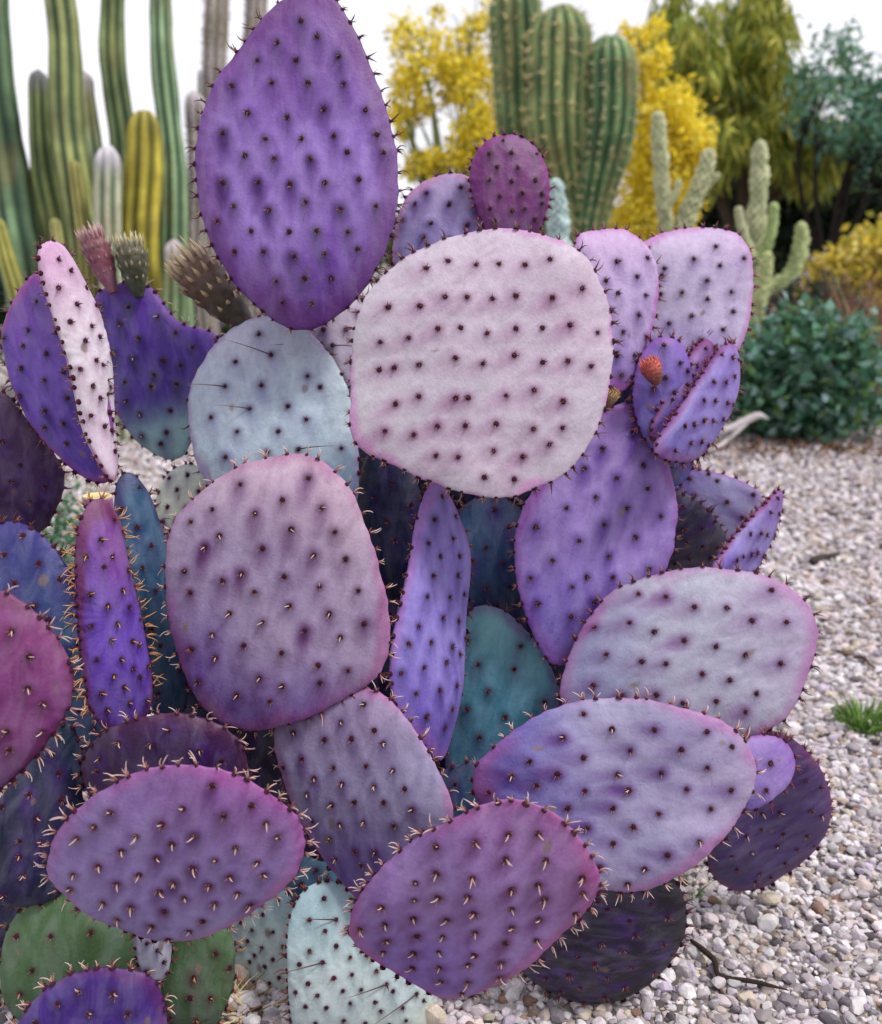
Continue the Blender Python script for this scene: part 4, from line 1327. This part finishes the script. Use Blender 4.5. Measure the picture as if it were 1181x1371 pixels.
tree('acacia_tree', 'open blue green tree with dark slender trunk above the yellow shrub', 1090, 9.5, 0.06,
     [(1108, 95, 34, 36, 420), (1150, 130, 40, 34, 460), (1095, 150, 34, 40, 460), (1140, 185, 44, 30, 520), (1180, 110, 26, 40, 320), (1180, 190, 30, 50, 700)],
     0.10, 0.045, TEALG, 104, M_LEAF, rz=0.8, sig=0.28, bark=(34, 28, 26), trunk_top=(1125, 200), twigs=2)
DKG = [(34, 50, 36), (44, 60, 40), (26, 42, 34), (60, 72, 44), (40, 56, 52)]
tree('evergreen_tree', 'dense dark evergreen tree filling the gap behind the willowy tree', 950, 13.5, 0.14,
     [(950, 245, 50, 50, 3400), (960, 320, 60, 50, 3000), (1010, 290, 50, 60, 3000), (900, 330, 50, 40, 1500), (1010, 360, 60, 40, 2000)],
     0.17, 0.08, DKG, 105, M_LEAF, rz=1.2, sig=0.3, bark=(50, 40, 34))
tree('evergreen_tree', 'broad dark evergreen tree reaching past the acacia trunk', 1150, 13.0, 0.14,
     [(1120, 250, 60, 40, 2600), (1165, 230, 40, 60, 2600), (1100, 310, 30, 40, 500), (1180, 310, 40, 40, 1500), (1080, 260, 36, 36, 1000)],
     0.17, 0.08, DKG, 106, M_LEAF, rz=1.0, sig=0.3, bark=(50, 40, 34))
SHB = [(66, 112, 84), (90, 142, 114), (48, 86, 60), (130, 170, 154), (70, 100, 76), (104, 136, 74), (150, 180, 178)]


def shrub(name, label, blobs, Y, L, Wd, cols, seed, rz=0.25, per=24, sig=0.3, mat=None, cat='shrub', group=None, nst=14, up=0.3):
    r = np.random.default_rng(seed)
    px = blobs[0][0]
    root = root_at(px, Y, name, label, cat, group)
    og = np.array(root.location)
    pts = crown_pts(blobs, Y, rz, r, per, sig)
    pts = pts[pts[:, 2] > 0.02]
    mb = MB()
    leaves(mb, pts, L, Wd, cols, r, up=up)
    mb.build('foliage', mat or M_LEAF, root, origin=og, kind='stuff')
    for i in range(nst):
        e = pts[r.integers(len(pts))]
        sm = MB()
        st = og + np.array([r.normal(0, 0.05), r.normal(0, 0.05), -0.01])
        tube(sm, smooth_path([st, (st + e) / 2 + r.normal(0, 0.03, 3), e], 6), np.linspace(0.009, 0.003, 6), lin((70, 52, 44)), lin((84, 70, 50)), 5)
        sm.build('stem', M_BARK, root, origin=og)
    return root


shrub('leafy_shrub', 'dark green leafy shrub on the edge of the gravel', [(1075, 505, 84, 56, 1900), (1040, 545, 60, 44, 900), (1125, 545, 54, 44, 900), (1090, 455, 64, 32, 600), (1010, 520, 30, 50, 400)], 4.25, 0.066, 0.042, SHB, 111, rz=0.26)
shrub('yellow_shrub', 'yellow flowering shrub behind the reddish grass', [(1150, 360, 44, 36, 1200), (1195, 350, 40, 40, 900), (1120, 385, 34, 26, 500), (1160, 420, 60, 40, 600)], 7.0, 0.09, 0.05, [(214, 190, 70), (230, 206, 96), (190, 176, 70), (160, 160, 70), (226, 210, 130)], 112, rz=0.4, mat=M_BLOSSOM)
shrub('low_shrub', 'low dark shrub in shade under the trees', [(1070, 420, 70, 30, 900), (960, 420, 60, 50, 900), (1130, 440, 60, 40, 900)], 6.2, 0.08, 0.04, [(52, 60, 48), (70, 56, 54), (44, 60, 50), (84, 90, 80)], 113, rz=0.4)
shrub('hedge_shrub', 'dark green shrub behind the foot of the columnar cactus clump', [(60, 400, 120, 60, 1800), (200, 410, 100, 60, 1600), (-60, 380, 80, 70, 1000), (330, 420, 90, 50, 1000)], 6.0, 0.10, 0.05, [(46, 66, 40), (60, 82, 46), (36, 54, 40)], 114, rz=0.4)
shrub('hedge_shrub', 'grey green scrub below the yellow tree and barrel columns', [(640, 330, 90, 50, 1400), (780, 350, 90, 50, 1400), (480, 330, 90, 50, 1200)], 10.0, 0.12, 0.06, [(84, 92, 60), (110, 112, 80), (66, 76, 56)], 115, rz=0.6)


def blades(mb, base, n, L, w, cols, r, spread=0.35, rad=0.05, bendz=0.5, zup=1.0):
    for _ in range(n):
        a = r.uniform(0, 2 * math.pi)
        rr = rad * math.sqrt(r.random())
        b = np.array([base[0] + rr * math.cos(a), base[1] + rr * math.sin(a), base[2]])
        od = np.array([math.cos(a), math.sin(a), 0]) * spread * r.uniform(0.3, 1.4) + r.normal(0, 0.15, 3) * [1, 1, 0]
        d = unit(np.array([0, 0, zup]) + od)
        l = L * r.uniform(0.5, 1.15)
        side = unit(np.cross(d, r.normal(size=3))) * w
        P = [b]
        for s in range(3):
            d = unit(d + od * bendz * 0.5 - np.array([0, 0, 0.08 * s]))
            P.append(P[-1] + d * l / 3)
        V = []
        for s, p in enumerate(P):
            f = (1, 0.85, 0.55, 0.05)[s]
            V += [p - side * f, p + side * f]
        c = lin(cols[r.integers(len(cols))]) * r.uniform(0.75, 1.15)
        T = []
        for s in range(3):
            T += [[2 * s, 2 * s + 1, 2 * s + 3], [2 * s, 2 * s + 3, 2 * s + 2]]
        mb.add(np.array(V), T, c)


def tuft(name, label, cat, px, py, n, L, w, cols, seed, spread=0.35, rad=0.05, mat=None, group=None, bendz=0.5, zup=1.0, ground=True, Y=None):
    r = np.random.default_rng(seed)
    p = ground_at(px, py) if Y is None else at_y(px, py, Y)
    p[2] = gz(p[0], p[1])
    mb = MB()
    blades(mb, np.array([p[0], p[1], p[2] - 0.002]), n, L, w, cols, r, spread, rad, bendz, zup)
    o = mb.build(name, mat or M_LEAF, None, origin=p)
    tag(o, label, cat, group)
    return o


RED = [(132, 84, 78), (160, 112, 100), (110, 66, 66), (176, 140, 116), (140, 110, 90)]
for i, (px, lb) in enumerate([(1122, 'reddish bunch grass between the leafy shrub and the yellow shrub'), (1176, 'tall reddish bunch grass at the far side of the leafy shrub')]):
    tuft('bunch_grass', lb, 'grass', px, 480, 420, 0.85 if i else 0.68, 0.0045, RED + [(196, 170, 120)], 120 + i, 0.32, 0.13, Y=5.0 + 0.2 * i)
WEED = [(92, 128, 58), (110, 146, 70), (76, 108, 50)]
tuft('weed', 'bright green weed tuft growing in the open gravel', 'weed', 1160, 972, 240, 0.050, 0.0026, [(108, 146, 66), (128, 162, 84), (90, 122, 58)], 131, 0.55, 0.036)
tuft('weed', 'small dull green sprout in gravel beside the dark violet pad', 'weed', 1133, 1062, 26, 0.022, 0.0016, [(96, 106, 66), (120, 120, 86)], 132, 0.8, 0.014)
tuft('weed', 'tiny weed sprout in gravel under the grey lavender pad', 'weed', 918, 1192, 18, 0.03, 0.0018, WEED, 133, 0.6, 0.012)
tuft('weed', 'thin faded weed on gravel beside the twig chip', 'weed', 1126, 752, 26, 0.03, 0.002, [(120, 130, 80), (140, 140, 96)], 134, 0.8, 0.03)
shrub('ground_cover', 'low small leaved green ground cover seen between the left pads', [(75, 700, 46, 46, 900), (70, 760, 40, 40, 500)], 2.2, 0.016, 0.012, [(58, 110, 74), (76, 132, 90), (48, 92, 60), (100, 146, 110)], 135, rz=0.12, nst=5, cat='weed')
STR = [(170, 140, 96), (140, 108, 70), (196, 170, 124), (110, 80, 52), (206, 186, 150)]
tuft('dry_straw', 'dry brown straw tangled at the foot of the mint white pads', 'straw', 335, 1352, 170, 0.055, 0.0012, STR, 141, 1.3, 0.06, mat=M_STRAW, bendz=0.9)
tuft('dry_straw', 'dry straw heap below the olive green pad, beside the low purple pad', 'straw', 262, 1368, 110, 0.05, 0.0012, STR, 142, 1.3, 0.05, mat=M_STRAW, bendz=0.9)
tuft('dry_straw', 'bleached straw clump against the teal blue pad and olive pad', 'straw', 12, 1290, 120, 0.085, 0.0013, STR, 143, 0.8, 0.04, mat=M_STRAW, bendz=0.9)


def leaf_litter():
    r = np.random.default_rng(160)
    n = 900
    x = r.uniform(1.05, 2.35, n); y = 3.95 + r.normal(0, 0.13, n)
    P = np.stack([x, y, ground_z(x, y) + r.uniform(0.006, 0.022, n)], -1)
    mb = MB()
    leaves(mb, P, 0.035, 0.018, [(96, 66, 48), (120, 88, 62), (74, 50, 40), (150, 118, 88)], r)
    o = mb.build('leaf_litter', M_STRAW, None, origin=P.mean(0) * [1, 1, 0], kind='stuff')
    tag(o, 'brown fallen leaves littering the gravel under the leafy shrub', 'leaf litter')


leaf_litter()


def dry_leaf():
    """pale curled strip lying in front of the shrub"""
    Y = 3.75
    mb = MB()
    for pts, wd in (([(948, 580), (965, 577), (985, 570), (1005, 560), (1018, 556), (1030, 561)], (0.006, 0.013, 0.016, 0.017, 0.012, 0.001)),
                    ([(1002, 566), (985, 580), (968, 594), (950, 603)], (0.006, 0.010, 0.010, 0.002))):
        P = np.array([at_y(*p, Y - 0.02 * i) for i, p in enumerate(pts)])
        C = smooth_path(np.column_stack([P, wd]), 24)
        Pc, W = C[:, :3], C[:, 3]
        t, A, B = frames(Pc)
        rows = []
        k = 10
        th = np.arange(k) / k * 2 * math.pi
        V = Pc[:, None] + W[:, None, None] * (np.cos(th)[None, :, None] * unit(UP)[None, None] * 1.0 + 0.45 * np.sin(th)[None, :, None] * np.array([0, -1.0, 0.2]))
        cc = lin((212, 204, 206)) * (1 + 0.15 * vnoise(V * 60))[..., None]
        mb.add(V.reshape(-1, 3), grid_tris(24, k), cc.reshape(-1, 3))
    o = mb.build('dry_leaf', M_STRAW, None, origin=ground_at(965, 603))
    tag(o, 'pale curled dry leaf lying before the dark leafy shrub', 'leaf')


dry_leaf()


def twig(label, a, b, rad, col, seed, lift=0.012):
    r = np.random.default_rng(seed)
    A, B = ground_at(*a), ground_at(*b)
    for P in (A, B):
        P[2] = gz(P[0], P[1]) + lift
    mid = (A + B) / 2 + r.normal(0, 0.012, 3) * [1, 1, 0.2]
    mb = MB()
    P = smooth_path([A, (A + mid) / 2 + r.normal(0, 0.005, 3), mid, (B + mid) / 2 + r.normal(0, 0.005, 3), B], 18)
    tube(mb, P, rad * np.interp(np.linspace(0, 1, 18), [0, 0.1, 0.8, 1], [0.6, 1, 0.7, 0.2]), lin(col), lin(col), 7)
    o = mb.build('twig', M_BARK, None, origin=A)
    tag(o, label, 'twig')


twig('long dark dry twig lying on gravel below the dark violet pads', (925, 1262), (1056, 1328), 0.0034, (46, 38, 34), 151, 0.011)
twig('short dark wood chip on open gravel right of the curved lavender pad', (1085, 756), (1125, 742), 0.012, (58, 50, 50), 152, 0.012)
twig('thin brown twig half buried in the gravel near the weed tuft', (1120, 880), (1172, 905), 0.004, (84, 66, 56), 153, 0.012)
